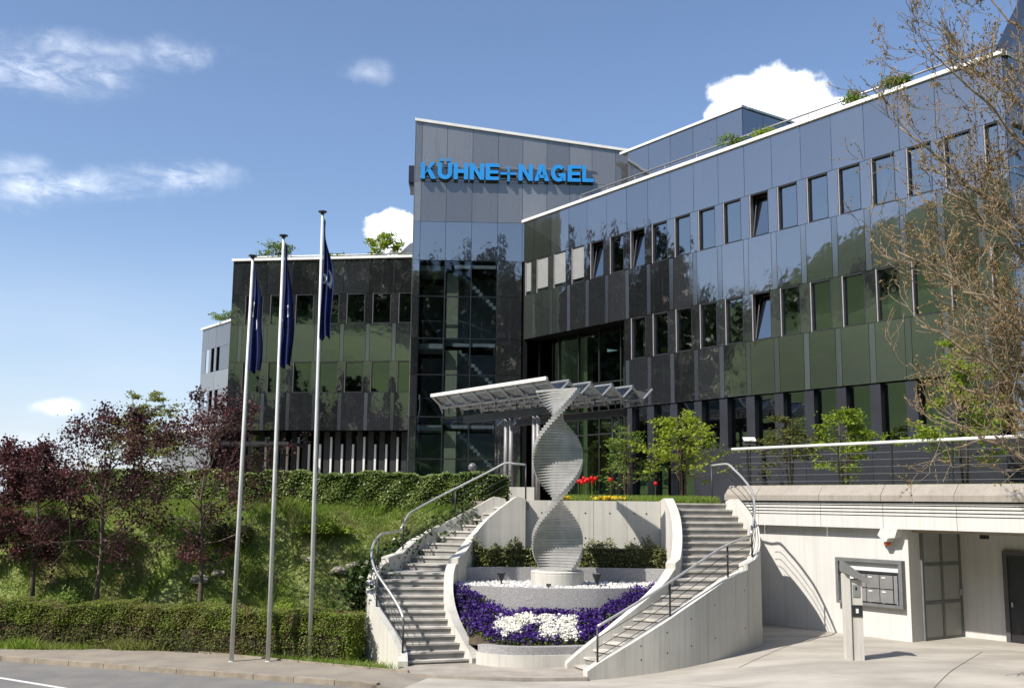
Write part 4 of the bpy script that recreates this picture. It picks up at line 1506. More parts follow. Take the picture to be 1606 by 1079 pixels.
ibox('shaft', 'concrete', 0, .13, -.02, .34, .30, 2.38)
ibox('front_slab', 'concrete', .132, .40, .02, .30, .30, 2.20)
m = MB()
prof = [(-.02, 2.62), (-.02, 2.36), (.56, 2.10), (.56, 2.18), (.52, 2.22)]
vs = [tuple(IP.w(u, -.10, z)) for u, z in prof] + [tuple(IP.w(u, .40, z)) for u, z in prof]
n = len(prof)
m.add(vs, [tuple(range(n)), tuple(range(n, 2 * n))[::-1]] + [(i, n + i, n + (i + 1) % n, (i + 1) % n) for i in range(n)])
m.v = [(v[0] - 7.78, v[1] - 25.0, v[2] - .37) for v in m.v]
m.build('cap', 'box_grey', ip)
dp_ = ibox('display_panel', 'aluminium', .19, .35, .005, .018, 1.80, 2.08)
ibox('display_mark', 'black', .245, .285, -.003, .004, 1.96, 2.03).parent = dp_
kp_ = ibox('key_panel', 'dark_metal', .16, .39, .002, .018, 1.36, 1.62)
ibox('button', 'paper_white', .24, .30, -.01, .001, 1.44, 1.54).parent = kp_

# terrace railing: leaning dark posts, white top rail, thin wires
tr_ = empty('terrace_railing', (*GF.xy(0, .2), 4.4), 'long steel railing with leaning posts along the retaining wall', 'railing')
bl = Vector(tr_.location)


def rl(u, v, z):
    return GF.w(u, v, z) - bl


MB().tube([rl(-6.15, .0, 5.60), rl(9, .0, 5.60)], .045, 10).build('top_rail', 'white_coping', tr_, True)
for k in range(5):
    z = 4.58 + k * .19
    vv_ = .30 - (z - 4.4) * .23
    MB().tube([rl(-5.9, vv_, z), rl(9, vv_, z)], .006, 5).build('rail_wire', 'gate_frame', tr_)
for u in (-5.7, -4.05, -2.3, -.55, 1.25, 3.2, 5.2):
    m = MB()
    a, b = rl(u - .08, .34, 4.36), rl(u + .16, .02, 5.56)
    m.tube([a, b], .03, 6)
    m.build('post', 'rail_post', tr_)

# lamps on the terrace
fl_ = empty('floodlight', (8.2, 36.3, TER), 'white-topped floodlight on a stand behind the end of the terrace railing', 'lamp')
MB().tube([(0, 0, 0), (0, 0, 2.0)], .04, 8).build('stand', 'dark_metal', fl_)
MB().box(-.2, .2, -.12, .12, 2.0, 2.11).build('lamp_body', 'frame_grey', fl_)
MB().add([(-.22, -.16, 2.15), (.2, -.16, 2.15), (.22, .14, 2.27), (-.2, .14, 2.27), (-.22, -.16, 2.115), (.2, -.16, 2.115), (.22, .14, 2.235), (-.2, .14, 2.235)], [(0, 1, 2, 3), (7, 6, 5, 4), (0, 4, 5, 1), (1, 5, 6, 2), (2, 6, 7, 3), (3, 7, 4, 0)]).build('reflector', 'white_coping', fl_)
bo = empty('bollard_lamp', (8.35, 34.9, TER), 'dark louvred bollard lamp behind the railing beside the floodlight', 'lamp')
MB().tube([(0, 0, 0), (0, 0, 1.72)], .07, 10).build('core', 'black', bo)
for k in range(14):
    MB().lathe([(.12, .04 + k * .12), (.12, .075 + k * .12)], 14).build('louvre', 'dark_metal', bo)
MB().lathe([(.17, 1.72), (.17, 1.77), (.06, 1.83)], 16).build('cap', 'frame_grey', bo)
gl_ = empty('globe_lamp', (-1.25, 34.6, TER), 'grey globe lamp showing above the laurel hedge', 'lamp')
MB().tube([(0, 0, 0), (0, 0, 1.0)], .03, 8).build('stem', 'dark_metal', gl_)
MB().lathe([(.01, .95)] + [(.14 * math.sin(math.pi * k / 10), 1.09 - .14 * math.cos(math.pi * k / 10)) for k in range(1, 10)] + [(.01, 1.23)], 18).build('globe', 'globe_lamp', gl_, True)
# low concrete block at the head of the left stair
m = MB().box(-.1, .75, 33.6, 34.2, TER, TER + .45)
o = m.build('concrete_block', 'concrete'); tag(o, 'low pale concrete block at the head of the left staircase', 'block')

# tulips, daffodils and grass above the back wall
tx = [2.0, 2.08, 2.15, 2.22, 2.30, 2.36, 2.43, 2.50, 2.05, 2.27, 2.40, 2.18, 2.92, 4.28]
for k, x in enumerate(tx):
    y = 31.25 + random.uniform(-.2, .25)
    h = .56 + random.uniform(-.06, .08) if k < 13 else .5
    t = empty('tulip', (x, y, TER), None, None)
    lab = 'red tulip in the bunch behind the back wall' if k < 12 else ('single red tulip right of the tulip bunch' if k == 12 else 'lone reddish tulip in front of the yellow-green maple')
    tag(t, lab, 'tulip', 'red tulips above the back wall')
    MB().tube([(0, 0, 0), (.015, 0, h)], .008, 5).build('stem', 'leaf_green', t)
    MB().lathe([(.012, h - .01), (.045, h + .03), (.055, h + .07), (.045, h + .115), (.03, h + .12)], 8, c=(.015, 0, 0)).build('bloom', 'petal_red', t, True)
gx = rng.uniform(1.4, 6.1, 7000); gy = rng.uniform(30.85, 32.6, 7000)
tag(leafobj('terrace_grass', blades(np.stack([gx, gy, np.full(7000, TER)], 1), .20, .02, .35), 'grass_blade'), 'bright grass and tulip leaves along the top of the back wall', 'grass', kind='stuff')
yx = np.concatenate([rng.normal(size=60) * .12 + 1.55, rng.normal(size=170) * .18 + 2.9])
yp = np.stack([yx, 31.05 + rng.uniform(-.15, .15, 230), np.full(230, TER)], 1)
tag(leafobj('yellow_flowers', flower_heads(yp, 5, .03, (.08, .17), .03), 'petal_yellow'), 'low yellow flowers in front of the red tulips', 'flowers', kind='stuff')

# ================================================================== BUILDING
bd = empty('office_building', (0, 50, 0), 'large dark office building with mirror-polished panels, tower and two wings', 'building')
A = (.54, 50.25); B = (14.73, 30.2)
RW = Frame(A, (B[0] - A[0], B[1] - A[1]))
LEN = math.hypot(B[0] - A[0], B[1] - A[1])
BW = LEN / 18.32


def un(n):
    return (n + .62) * BW


ZR, ZP, ZW1, ZS1, ZW2, ZS2, ZG = 17.42, 15.41, 13.75, 11.62, 9.85, 7.85, 5.95
JIT = .0022
PG = .008   # half a joint


def panel(fr, u0, u1, z0, z1, mat='cladding', v0=0.0, th=.04, jit=JIT):
    return fbox(fr, 'panel', mat, bd, u0 + PG, u1 - PG, v0, v0 + th, z0 + PG, z1 - PG, jit)


def window(fr, u0, u1, z0, z1, tilt=0, blind=False, cream=None, dep=.17, fm='reveal_metal', gl='window_glass'):
    """window: reveal frame (mesh) with its pane; optional blind or tilted sash"""
    m = MB(); t = .045
    w, h = u1 - u0 - .006, z1 - z0 - .006
    m.box(0, t, .01, dep, 0, h)
    m.box(w - t, w, .03, dep, 0, h, 1)
    m.box(t + .001, w - t - .001, .01, dep, h - t, h, 1)
    m.box(t + .001, w - t - .001, .01, dep, 0, t, 1)
    key = ('win', round(w, 3), round(h, 3), dep, fm)
    me = BOXC.get(key)
    if me is None:
        me = m.mesh('window'); me.materials.append(MATS[fm]); me.materials.append(MATS['dark_metal']); BOXC[key] = me
    o = bpy.data.objects.new('window', me); COL.objects.link(o); o.parent = bd
    o.location = fr.w(u0 + .003, 0, z0 + .003) - Vector(bd.location); o.rotation_euler = (0, 0, fr.rz)
    key2 = ('pane', round(w, 3), round(h, 3), gl)
    pm = BOXC.get(key2)
    if pm is None:
        pm = MB().box(t + .02, w - t - .02, 0, .012, 0, h - 2 * t - .02).mesh('pane'); pm.materials.append(MATS[gl]); BOXC[key2] = pm
    p = bpy.data.objects.new('pane', pm); COL.objects.link(p); p.parent = o
    p.location = (0, dep - .05, t + .01)
    p.rotation_euler = (-tilt + random.gauss(0, .003), 0, random.gauss(0, .003))
    if tilt:
        sm = MB()
        hh = h - 2 * t
        for (a, b, c, d_) in ((t, t + .05, .03, hh), (w - t - .05, w - t, .03, hh), (t + .051, w - t - .051, hh - .05, hh)):
            sm.box(a, b, -.02, .04, c, d_)
        so = sm.build('sash', 'frame_grey', o); so.location = (0, dep - .05, t + .01); so.rotation_euler = (-tilt, 0, 0)
    if blind:
        bmb = MB(); ns_ = 12; hh = h - .25 if blind < 1 else h - .12
        z_ = h - t
        for k in range(ns_):
            zz = z_ - hh * (k + 1) / ns_
            d2 = hh / ns_
            bmb.add([(t, .07, zz), (w - t, .07, zz), (w - t, .015, zz + d2 * .78), (t, .015, zz + d2 * .78), (t, .075, zz), (w - t, .075, zz), (w - t, .021, zz + d2 * .78), (t, .021, zz + d2 * .78)],
                    [(0, 1, 2, 3), (7, 6, 5, 4), (0, 4, 5, 1), (1, 5, 6, 2), (2, 6, 7, 3), (3, 7, 4, 0)])
        bmb.build('blind', 'blind_white', o)
    if cream:
        MB().box(w * cream, w * (cream + .26), dep + .28, dep + .5, 0, h).build('curtain', 'interior_cream', o)
    return o


# ---- right wing
joints = [-.62] + list(range(0, 18)) + [17.7]
for a, b in zip(joints[:-1], joints[1:]):
    panel(RW, un(a), un(b), ZP, ZR)
pw = .16
TILT_T = {3: R(9), 5: R(9), 10: R(9)}
TILT_M = {10: R(10)}
CREAM_T = {14: .08}; CREAM_M = {5: .3, 11: .45, 14: .15}; CREAM_G = {15: .3}
for n in range(-1, 18):
    a = un(n) if n >= 0 else un(-.62)
    b = un(n + 1) if n < 17 else un(17.7)
    l = a + pw * BW if n >= 0 else a + .12
    r_ = b - pw * BW if n < 17 else b - .25
    if n >= 0:
        panel(RW, a - pw * BW, a + pw * BW, ZW1, ZP)
        panel(RW, a - .09 * BW, a + .09 * BW, ZS1, ZW1, 'cladding_strip')
        panel(RW, (un(n - 1) + .09 * BW) if n > 0 else un(-.62), a - .09 * BW, ZS1, ZW1)
    else:
        panel(RW, a, a + .12, ZW1, ZP)
    if n == 17:
        panel(RW, r_, b, ZW1, ZP)
        panel(RW, a + .09 * BW, b, ZS1, ZW1)
    window(RW, l, r_, ZW1, ZP, TILT_T.get(n, 0), (.9 if n in (-1, 0, 1, 2) else False), CREAM_T.get(n))
    if n >= 5:
        panel(RW, a - pw * BW, a + pw * BW, ZW2, ZS1)
        window(RW, l, r_, ZW2, ZS1, TILT_M.get(n, 0), False, CREAM_M.get(n))
        panel(RW, a - .09 * BW, a + .09 * BW, ZS2, ZW2, 'cladding_strip')
        if n < 17:
            panel(RW, a + .09 * BW, un(n + 1) - .09 * BW, ZS2, ZW2)
        else:
            panel(RW, a + .09 * BW, b, ZS2, ZW2)
            panel(RW, r_, b, ZW2, ZS1)
        # ground floor: deep dark piers and glass set back
        fbox(RW, 'pier', 'plinth_grey', bd, a - .15 * BW, a + .15 * BW, .05, .40, TER, ZS2 - .02)
        if n < 17:
            g_ = fbox(RW, 'ground_window', 'window_glass', bd, a + .15 * BW + .004, un(n + 1) - .15 * BW - .004, .26, .28, TER + .02, ZS2 - .02, .002)
            if n in CREAM_G:
                fbox(RW, 'curtain', 'interior_cream', bd, a + .3 * BW, a + .48 * BW, .55, .7, TER, ZS2 - .02)
panel(RW, un(4.85), un(5) - .09 * BW, ZS2, ZW2)
# plinth wall of the ground floor
for n in range(8, 18, 2):
    fbox(RW, 'plinth_panel', 'plinth_grey', bd, un(n) + .006, min(un(n + 2), LEN + .2) - .006, -.22, .10, TER, ZG)
# soffits and dark core
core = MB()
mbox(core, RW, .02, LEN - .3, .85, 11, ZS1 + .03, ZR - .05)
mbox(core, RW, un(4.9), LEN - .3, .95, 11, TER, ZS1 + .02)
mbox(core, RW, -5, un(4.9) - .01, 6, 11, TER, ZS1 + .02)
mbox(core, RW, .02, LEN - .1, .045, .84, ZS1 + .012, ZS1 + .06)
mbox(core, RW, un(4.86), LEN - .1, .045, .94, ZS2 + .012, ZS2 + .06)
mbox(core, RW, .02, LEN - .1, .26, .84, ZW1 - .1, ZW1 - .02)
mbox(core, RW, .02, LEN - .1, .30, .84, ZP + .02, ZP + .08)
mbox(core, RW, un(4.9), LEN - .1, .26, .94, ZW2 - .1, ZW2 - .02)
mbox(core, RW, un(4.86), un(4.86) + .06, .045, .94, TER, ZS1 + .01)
core.v = [(v[0], v[1] - 50, v[2]) for v in core.v]
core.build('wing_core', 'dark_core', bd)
fbox(RW, 'coping', 'white_coping', bd, -.1, LEN + .08, -.10, .45, ZR + .003, ZR + .13)
# entrance hall glazing in the recess
hu = [0.05, un(.6), un(1.7), un(2.8), un(3.9), un(4.84)]
hz = [TER, 6.9, 9.2, ZS1]
for a, b in zip(hu[:-1], hu[1:]):
    for c, d_ in zip(hz[:-1], hz[1:]):
        fbox(RW, 'hall_pane', 'hall_glass', bd, a + .03, b - .03, .95, .97, c + .03, d_ - .03, .003)
for u in hu:
    fbox(RW, 'mullion', 'dark_metal', bd, u - .028, u + .028, .90, 1.02, TER, ZS1)
for z in hz[1:-1]:
    fbox(RW, 'transom', 'dark_metal', bd, hu[0] + .03, hu[-1] - .03, .91, 1.01, z - .028, z + .028)
for u in (un(.15), un(1.35), un(3.3)):
    fbox(RW, 'hall_column', 'interior_cream', bd, u, u + .28, 1.6, 1.95, TER, ZS1)
fbox(RW, 'hall_slab', 'interior_grey', bd, .1, un(4.8), 2.4, 5.9, 7.5, 7.8)
# far corner: return face and the tall block at the right edge
RC = Frame(B, (RW.m.x, RW.m.y))
for k in range(5):
    a, b = .05 + k * 1.35, .05 + (k + 1) * 1.35
    for (c, d_) in ((ZP, ZR), (ZS1, ZW1), (ZS2, ZW2)):
        panel(RC, a, b, c, d_)
    for (c, d_) in ((ZW1, ZP), (ZW2, ZS1)):
        panel(RC, a, a + .3, c, d_)
        window(RC, a + .3, b, c, d_, fm='white_coping')
    fbox(RC, 'ground_window', 'window_glass', bd, a, b - .02, .3, .32, TER, ZS2 - .02, .002)
fbox(RC, 'coping', 'white_coping', bd, .12, 7, -.10, .45, ZR + .003, ZR + .13)
m = MB(); mbox(m, RC, 1.1, 7, .6, 7, TER, ZR - .06)
m.v = [(v[0], v[1] - 50, v[2]) for v in m.v]
m.build('wing_core', 'dark_core', bd)
# tall block with slanted edge rising behind the corner
m = MB()
prof = [(.25, ZR - .3), (.25, ZR + .1), (6, ZR + 7.6), (6, ZR - .3)]
vs = [tuple(RC.w(u, -.06, z)) for u, z in prof] + [tuple(RC.w(u, .5, z)) for u, z in prof]
m.add([(x, y - 50, z) for x, y, z in vs], [(0, 1, 2, 3)[::-1], (4, 5, 6, 7), (0, 1, 5, 4), (1, 2, 6, 5), (2, 3, 7, 6), (3, 0, 4, 7)])
m.build('stair_block', 'cladding', bd)

# ---- tower
TWF = Frame((-4.86, 50.06), (math.cos(R(2)), math.sin(R(2))))
TU = [0, .32, 1.56, 2.83, 4.10, 5.31, 6.51, 7.64, 8.75, 9.93, 10.62]
TZ = [TER, 5.85, 7.85, 9.87, 11.63, 13.69, 15.47, 17.40, 19.42]


def ztop(u):
    return 22.50 - u * (22.50 - 21.14) / 10.56


for i in range(len(TU) - 1):
    a, b = TU[i] + PG, TU[i + 1] - PG
    m = MB(); w_ = b - a
    z0 = 19.42 + PG
    m.add([(0, 0, 0), (w_, 0, 0), (w_, .04, 0), (0, .04, 0), (0, 0, ztop(a) - z0), (w_, 0, ztop(b) - z0), (w_, .04, ztop(b) - z0), (0, .04, ztop(a) - z0)],
          [(0, 3, 2, 1), (4, 5, 6, 7), (0, 1, 5, 4), (1, 2, 6, 5), (2, 3, 7, 6), (3, 0, 4, 7)])
    o = m.build('panel', 'cladding_tower', bd)
    o.location = TWF.w(a, 0, z0) - Vector(bd.location); o.rotation_euler = (random.gauss(0, JIT * .7), 0, TWF.rz + random.gauss(0, JIT * .7))
    for k in range(len(TZ) - 1):
        glz = 1 <= i <= 3 and TZ[k] < 15.4
        if i >= 5 and TZ[k] < 15.4: continue
        if glz:
            fbox(TWF, 'stair_pane', 'stair_glass', bd, a + .02, b - .02, 0, .02, TZ[k] + .03, TZ[k + 1] - .03, .002)
        else:
            panel(TWF, TU[i], TU[i + 1], TZ[k], TZ[k + 1], 'cladding_tower' if TZ[k] > 17 else 'cladding', jit=JIT * .7)
for u in TU[1:5]:
    fbox(TWF, 'mullion', 'dark_metal', bd, u - .028, u + .028, .022, .12, TER, 15.47)
for z in TZ[1:-2]:
    for a, b in ((TU[1], TU[2]), (TU[2], TU[3]), (TU[3], TU[4])):
        fbox(TWF, 'transom', 'dark_metal', bd, a + .03, b - .03, .024, .10, z - .028, z + .028)
core = MB()
mbox(core, TWF, .02, 10.5, .10, 9, 15.48, 20.9)
mbox(core, TWF, .02, .30, .06, 6.5, TER, 15.46)
mbox(core, TWF, 4.12, 5.6, .06, 6.5, TER, 15.46)
mbox(core, TWF, .31, 4.11, 6.2, 6.5, TER, 15.46)
mbox(core, TWF, 5.61, 9.8, 2.6, 6.5, TER, 15.46)
core.v = [(v[0], v[1] - 50, v[2]) for v in core.v]
core.build('tower_core', 'dark_core', bd)
# sloped top and white edge
for (name, mat, v0, v1, dz0, dz1) in (('coping', 'white_coping', -.10, .35, .004, .14), ('tower_roof', 'frame_grey', .36, 9, -1.2, .02)):
    m = MB()
    P4 = [(0 - .06, v0), (10.66, v0), (10.66, v1), (-.06, v1)]
    vs = [tuple(TWF.w(u, v, ztop(u) + dz0)) for u, v in P4] + [tuple(TWF.w(u, v, ztop(u) + dz1)) for u, v in P4]
    m.add([(x, y - 50, z) for x, y, z in vs], [(3, 2, 1, 0), (4, 5, 6, 7), (0, 1, 5, 4), (1, 2, 6, 5), (2, 3, 7, 6), (3, 0, 4, 7)])
    m.build(name, mat, bd)
# left flank of the tower
for k in range(len(TZ) - 1):
    m = MB(); o = fbox(TWF, 'panel', 'cladding_tower', bd, -.045, -.004, .05, 6.3, TZ[k] + PG, TZ[k + 1] - PG)
fbox(TWF, 'panel', 'cladding_tower', bd, -.045, -.004, .05, 6.3, 19.43, 22.3)
fbox(TWF, 'side_sign', 'sign_side', bd, -.34, -.06, .4, 2.4, 19.5, 20.35)
fbox(TWF, 'sign_bracket', 'frame_grey', bd, -.25, -.05, .5, .62, 18.9, 19.5)
fbox(TWF, 'roof_vent', 'frame_grey', bd, 3.9, 4.6, 1.0, 1.8, 21.9, 22.35)
# staircase seen through the glass
sg = MB()
for k, z in enumerate((TER - .1, 7.75, 11.6)):
    mbox(sg, TWF, .34, 1.55, .35, 2.4, z + 3.42, z + 3.66, 0)          # landing
    mbox(sg, TWF, 2.0, 4.05, .10, .22, z + 3.50, z + 3.66, 0)
    mbox(sg, TWF, 1.66, 2.22, .75, .95, z + .1, z + 3.4, 1)            # cream wall strip
    mbox(sg, TWF, 2.55, 2.72, 1.6, 1.8, z + .1, z + 3.4, 0)
    for s_ in range(11):                                               # flight along the glass
        u_ = 2.25 + s_ * .165
        mbox(sg, TWF, u_, u_ + .19, .5, 1.7, z + 3.35 - s_ * .165 - .14, z + 3.35 - s_ * .165 + .03, 0)
        u_ = .4 + s_ * .11
        mbox(sg, TWF, u_, u_ + .13, 2.5, 3.7, z + 1.75 - s_ * .165 - .14, z + 1.75 - s_ * .165 + .03, 0)
    mbox(sg, TWF, 1.58, 4.1, 2.3, 2.42, z, z + 3.4, 0)
    mbox(sg, TWF, .33, 1.55, 3.8, 3.95, z, z + 3.4, 0)
sg.v = [(v[0], v[1] - 50, v[2]) for v in sg.v]
sg.build('stairwell', ['interior_grey', 'interior_cream'], bd)
rl_ = MB()
for z in (8.8, 12.6, 5.0):
    rl_.tube([TWF.w(.4, .8, z), TWF.w(2.4, .8, z), TWF.w(4.0, .85, z - .55)], .025, 6)
    for u in (.5, 1.5, 2.5, 3.4):
        rl_.tube([TWF.w(u, .82, z - .9), TWF.w(u, .82, z)], .015, 5)
rl_.v = [(v[0], v[1] - 50, v[2]) for v in rl_.v]
rl_.build('stairwell_railing', 'steel_rail', bd)

# ---- left wing
LWF = Frame((-15.69, 57.93), (10.19, -1.43))
LL = math.hypot(10.19, 1.43)
LZ = [17.08, 15.14, 13.44, 11.36, 9.65, 7.60]
lj = [(X + 15.69) / .9903 for X in (-15.14, -13.69, -12.24, -10.79, -9.34, -7.89, -6.44)]
edges = [0] + lj + [LL + .7]
hp = .21
for a, b in zip(edges[:-1], edges[1:]):
    panel(LWF, a, b, LZ[1], LZ[0])
    l = a + (hp if a else .0); r_ = b - (hp if b < LL else 0)
    for z0, z1, row in ((LZ[2], LZ[1], 0), (LZ[4], LZ[3], 1)):
        if a == 0:
            panel(LWF, a, r_, z0, z1); 
        else:
            window(LWF, l, r_, z0, z1, dep=.16, fm='frame_grey', cream=(.35 if (row == 1 and abs(a - lj[2]) < .1) else (.6 if (row == 0 and abs(a - lj[2]) < .1) else None)))
    for z0, z1 in ((LZ[3], LZ[2]), (LZ[5], LZ[4])):
        panel(LWF, a + (.11 if a else 0), b - (.11 if b < LL else 0), z0, z1)
for u in lj:
    for z0, z1 in ((LZ[2], LZ[1]), (LZ[4], LZ[3])):
        panel(LWF, u - hp, u + hp, z0, z1)
    for z0, z1 in ((LZ[3], LZ[2]), (LZ[5], LZ[4])):
        panel(LWF, u - .11, u + .11, z0, z1, 'cladding_strip')
core = MB()
mbox(core, LWF, .05, LL + .7, .85, 9, LZ[5] + .03, LZ[0] - .05)
mbox(core, LWF, .02, LL + .7, .05, .84, LZ[5] + .012, LZ[5] + .06)
for z in (LZ[1], LZ[3]):
    mbox(core, LWF, .02, LL + .7, .22, .84, z + .02, z + .08)
for z in (LZ[2], LZ[4]):
    mbox(core, LWF, .02, LL + .7, .20, .84, z - .1, z - .02)
mbox(core, LWF, .3, LL + .7, 4.5, 9, TER, LZ[5])
core.v = [(v[0], v[1] - 50, v[2]) for v in core.v]
core.build('wing_core', 'dark_core', bd)
fbox(LWF, 'coping', 'white_coping', bd, -.1, LL + .2, -.1, .4, LZ[0] + .003, LZ[0] + .14)
for k in range(4):
    z0, z1 = [(LZ[1], LZ[0]), (LZ[2], LZ[1]), (LZ[4], LZ[2]), (LZ[5], LZ[4])][k]
    fbox(LWF, 'panel', 'cladding', bd, -.045, -.004, .05, 6, z0 + PG, z1 - PG)
# ground floor: row of slim piers with glazing behind
u = 1.55
k = 0
while u < LL - .1:
    fbox(LWF, 'pier', 'dark_metal', bd, u, u + .30, 1.0, 1.5, TER, LZ[5])
    fbox(LWF, 'sky_gap_strip', 'blind_white', bd, u + .36, u + .47, .95, 1.05, TER, 6.9 if k % 3 else 7.3)  # white strip standing in for bright sky seen through the glazed floor
    u += .625; k += 1
fbox(LWF, 'porch_roof', 'dark_metal', bd, -.1, 4.2, -1.6, .9, 6.75, 6.9)
fbox(LWF, 'ground_window', 'window_glass', bd, .5, LL + .4, 2.6, 2.62, TER, LZ[5])
# far blocks beyond the left wing, parallel to the right wing
FB = Frame((-20.15, 67.7), (.61, -.79))
for (z0, z1) in ((8.2, 9.3), (10.6, 11.8), (13.3, 14.7)):
    for k in range(2):
        panel(FB, k * 2.3, (k + 1) * 2.3, z0, z1, 'cladding_tower')
for (z0, z1) in ((9.3, 10.6), (11.8, 13.3)):
    e = [0, .75, 1.25, 1.62, 2.12, 2.50, 3.0, 4.6]
    for i in range(7):
        if i % 2:
            fbox(FB, 'window', 'window_glass', bd, e[i], e[i + 1], .2, .22, z0, z1, .002)
        else:
            panel(FB, e[i], e[i + 1], z0, z1, 'cladding_tower')
m = MB(); mbox(m, FB, .02, 8, .5, 8, TER, 14.68); m.v = [(v[0], v[1] - 50, v[2]) for v in m.v]; m.build('wing_core', 'dark_core', bd)
fbox(FB, 'coping', 'white_coping', bd, -.1, 5, -.1, .4, 14.70, 14.83)
LB = Frame((-22.3, 67.6), (.61, -.79))
for k in range(4):
    panel(LB, k * 2.0, (k + 1) * 2.0, TER, 7.85, 'cladding_tower')
fbox(LB, 'coping', 'white_coping', bd, -.1, 8.1, -.1, .5, 7.87, 8.02)
m = MB(); mbox(m, LB, .02, 8, .05, 4, TER, 7.84); m.v = [(v[0], v[1] - 50, v[2]) for v in m.v]; m.build('wing_core', 'dark_core', bd)

# ---- penthouse on the right wing
PH = Frame(RW.xy(3.7, 3.5), (RW.d.x, RW.d.y))
pl_ = 7.35
for k in range(5):
    a, b = k * pl_ / 5, (k + 1) * pl_ / 5
    panel(PH, a, b, 19.1, 20.72)
    if k in (1, 2, 3):
        window(PH, a + .2, b - .1, 17.6, 19.1, dep=.15, fm='white_coping' if k == 1 else 'frame_grey')
        panel(PH, a, a + .2, 17.6, 19.1); panel(PH, b - .1, b, 17.6, 19.1)
    else:
        panel(PH, a, b, 17.5, 19.1)
PS = Frame(PH.xy(pl_), (RW.m.x, RW.m.y))
for k in range(3):
    panel(PS, k * 1.3 + .04, (k + 1) * 1.3 + .04, 17.5, 20.72)
fbox(PH, 'coping', 'white_coping', bd, -.5, pl_ + .06, -.08, .3, 20.73, 20.84)
fbox(PS, 'coping', 'white_coping', bd, .32, 4.0, -.07, .3, 20.73, 20.83)
m = MB(); mbox(m, PH, -.5, pl_ - .1, .5, 4.0, 17.3, 20.70); m.v = [(v[0], v[1] - 50, v[2]) for v in m.v]; m.build('penthouse_core', 'dark_core', bd)
# sloping glass roof piece left of the tower, behind the left wing roof
m = MB()
m.add([(-7.2, 9.5, 17.4), (-4.8, 9.5, 17.4), (-4.8, 9.5, 19.1), (-6.0, 9.5, 18.6), (-7.2, 12.5, 17.4), (-4.8, 12.5, 17.4), (-4.8, 12.5, 19.1), (-6.0, 12.5, 18.6)],
      [(0, 1, 2, 3), (7, 6, 5, 4), (0, 4, 5, 1), (1, 5, 6, 2), (2, 6, 7, 3), (3, 7, 4, 0)])
m.build('rooflight', 'cladding_tower', bd)

# ---- roof railings
for fr, u0_, u1_, zb, label, zz, vv2 in ((RW, 3.3, LEN, ZR, 'thin grey railing along the roof of the right wing', .78, .9), (LWF, .9, LL, LZ[0], 'thin white railing along the roof of the left wing', .42, .8)):
    rr = empty('roof_railing', fr.w(u0_, vv2, zb), label, 'railing')
    b = Vector(rr.location)
    MB().tube([fr.w(u0_, vv2, zb + zz) - b, fr.w(u1_, vv2, zb + zz) - b], .04, 8).build('top_rail', 'aluminium' if fr is RW else 'white_coping', rr, True)
    u = u0_
    while u <= u1_:
        MB().tube([fr.w(u, vv2, zb - .1) - b, fr.w(u, vv2, zb + zz) - b], .02, 6).build('post', 'aluminium', rr)
        u += 1.9


# ---- roof plants
def roof_plant(p, h, r, mat, label, seed, dens=7):
    soft_tree(p.x, p.y, p.z, h, r, mat, label, seed, 'roof_shrub', 6 if r > .4 else 3, .16 if r > .4 else .11, dens, .15, 'shrubs growing on the roof', .5, .03, 'shrub')


roof_plant(LWF.w(1.9, 1.4, LZ[0] - .1), 1.35, .95, 'leaf_green', 'dark green shrub on the left wing roof behind the flagpole tops', 41, 5)
roof_plant(LWF.w(8.2, 1.4, LZ[0] - .1), 1.75, 1.05, 'leaf_lime', 'bright bushy shrub on the left wing roof next to the tower', 42, 10)
roof_plant(LWF.w(5.6, 1.4, LZ[0] - .1), .6, .6, 'leaf_green', 'tiny shrub on the left wing roof right of the tallest flagpole', 43, 5)
roof_plant(FB.w(2.6, 1.0, 14.7), .9, .9, 'leaf_green', 'shrub on the roof of the far block at the left', 44, 5)
roof_plant(RW.w(12.9, .8, ZR), .95, .28, 'leaf_green', 'shrub on the right wing roof beside the penthouse', 45, 8)
roof_plant(RW.w(14.7, .8, ZR - .1), .75, .25, 'leaf_lime', 'low yellow-green shrub on the right wing roof, second from the penthouse', 46, 8)
roof_plant(RW.w(18.9, .75, ZR - .1), .85, .22, 'leaf_green', 'dark green shrub on the right wing roof, third from the penthouse', 47, 12)
roof_plant(RW.w(20.5, .75, ZR - .1), .95, .26, 'leaf_green', 'dark green shrub on the right wing roof nearest the right corner', 48, 12)

# ------------------------------------------------------------------ sign letters
sgn = empty('company_sign', TWF.w(0, -.3, 19.47), 'bright blue raised capital lettering across the grey tower face', 'sign', rz=TWF.rz)


def ring(cx, cy, ro, ri, a0, a1, sx=1.0, n=14):
    out = []
    for k in range(n):
        t0, t1 = R(a0 + (a1 - a0) * k / n), R(a0 + (a1 - a0) * (k + 1) / n)
        out.append([(cx + sx * ri[0] * math.cos(t0), cy + ri[1] * math.sin(t0)), (cx + sx * ro[0] * math.cos(t0), cy + ro[1] * math.sin(t0)),
                    (cx + sx * ro[0] * math.cos(t1), cy + ro[1] * math.sin(t1)), (cx + sx * ri[0] * math.cos(t1), cy + ri[1] * math.sin(t1))])
    return out


def rect(x0, x1, y0, y1):
    return [(x0, y0), (x1, y0), (x1, y1), (x0, y1)]


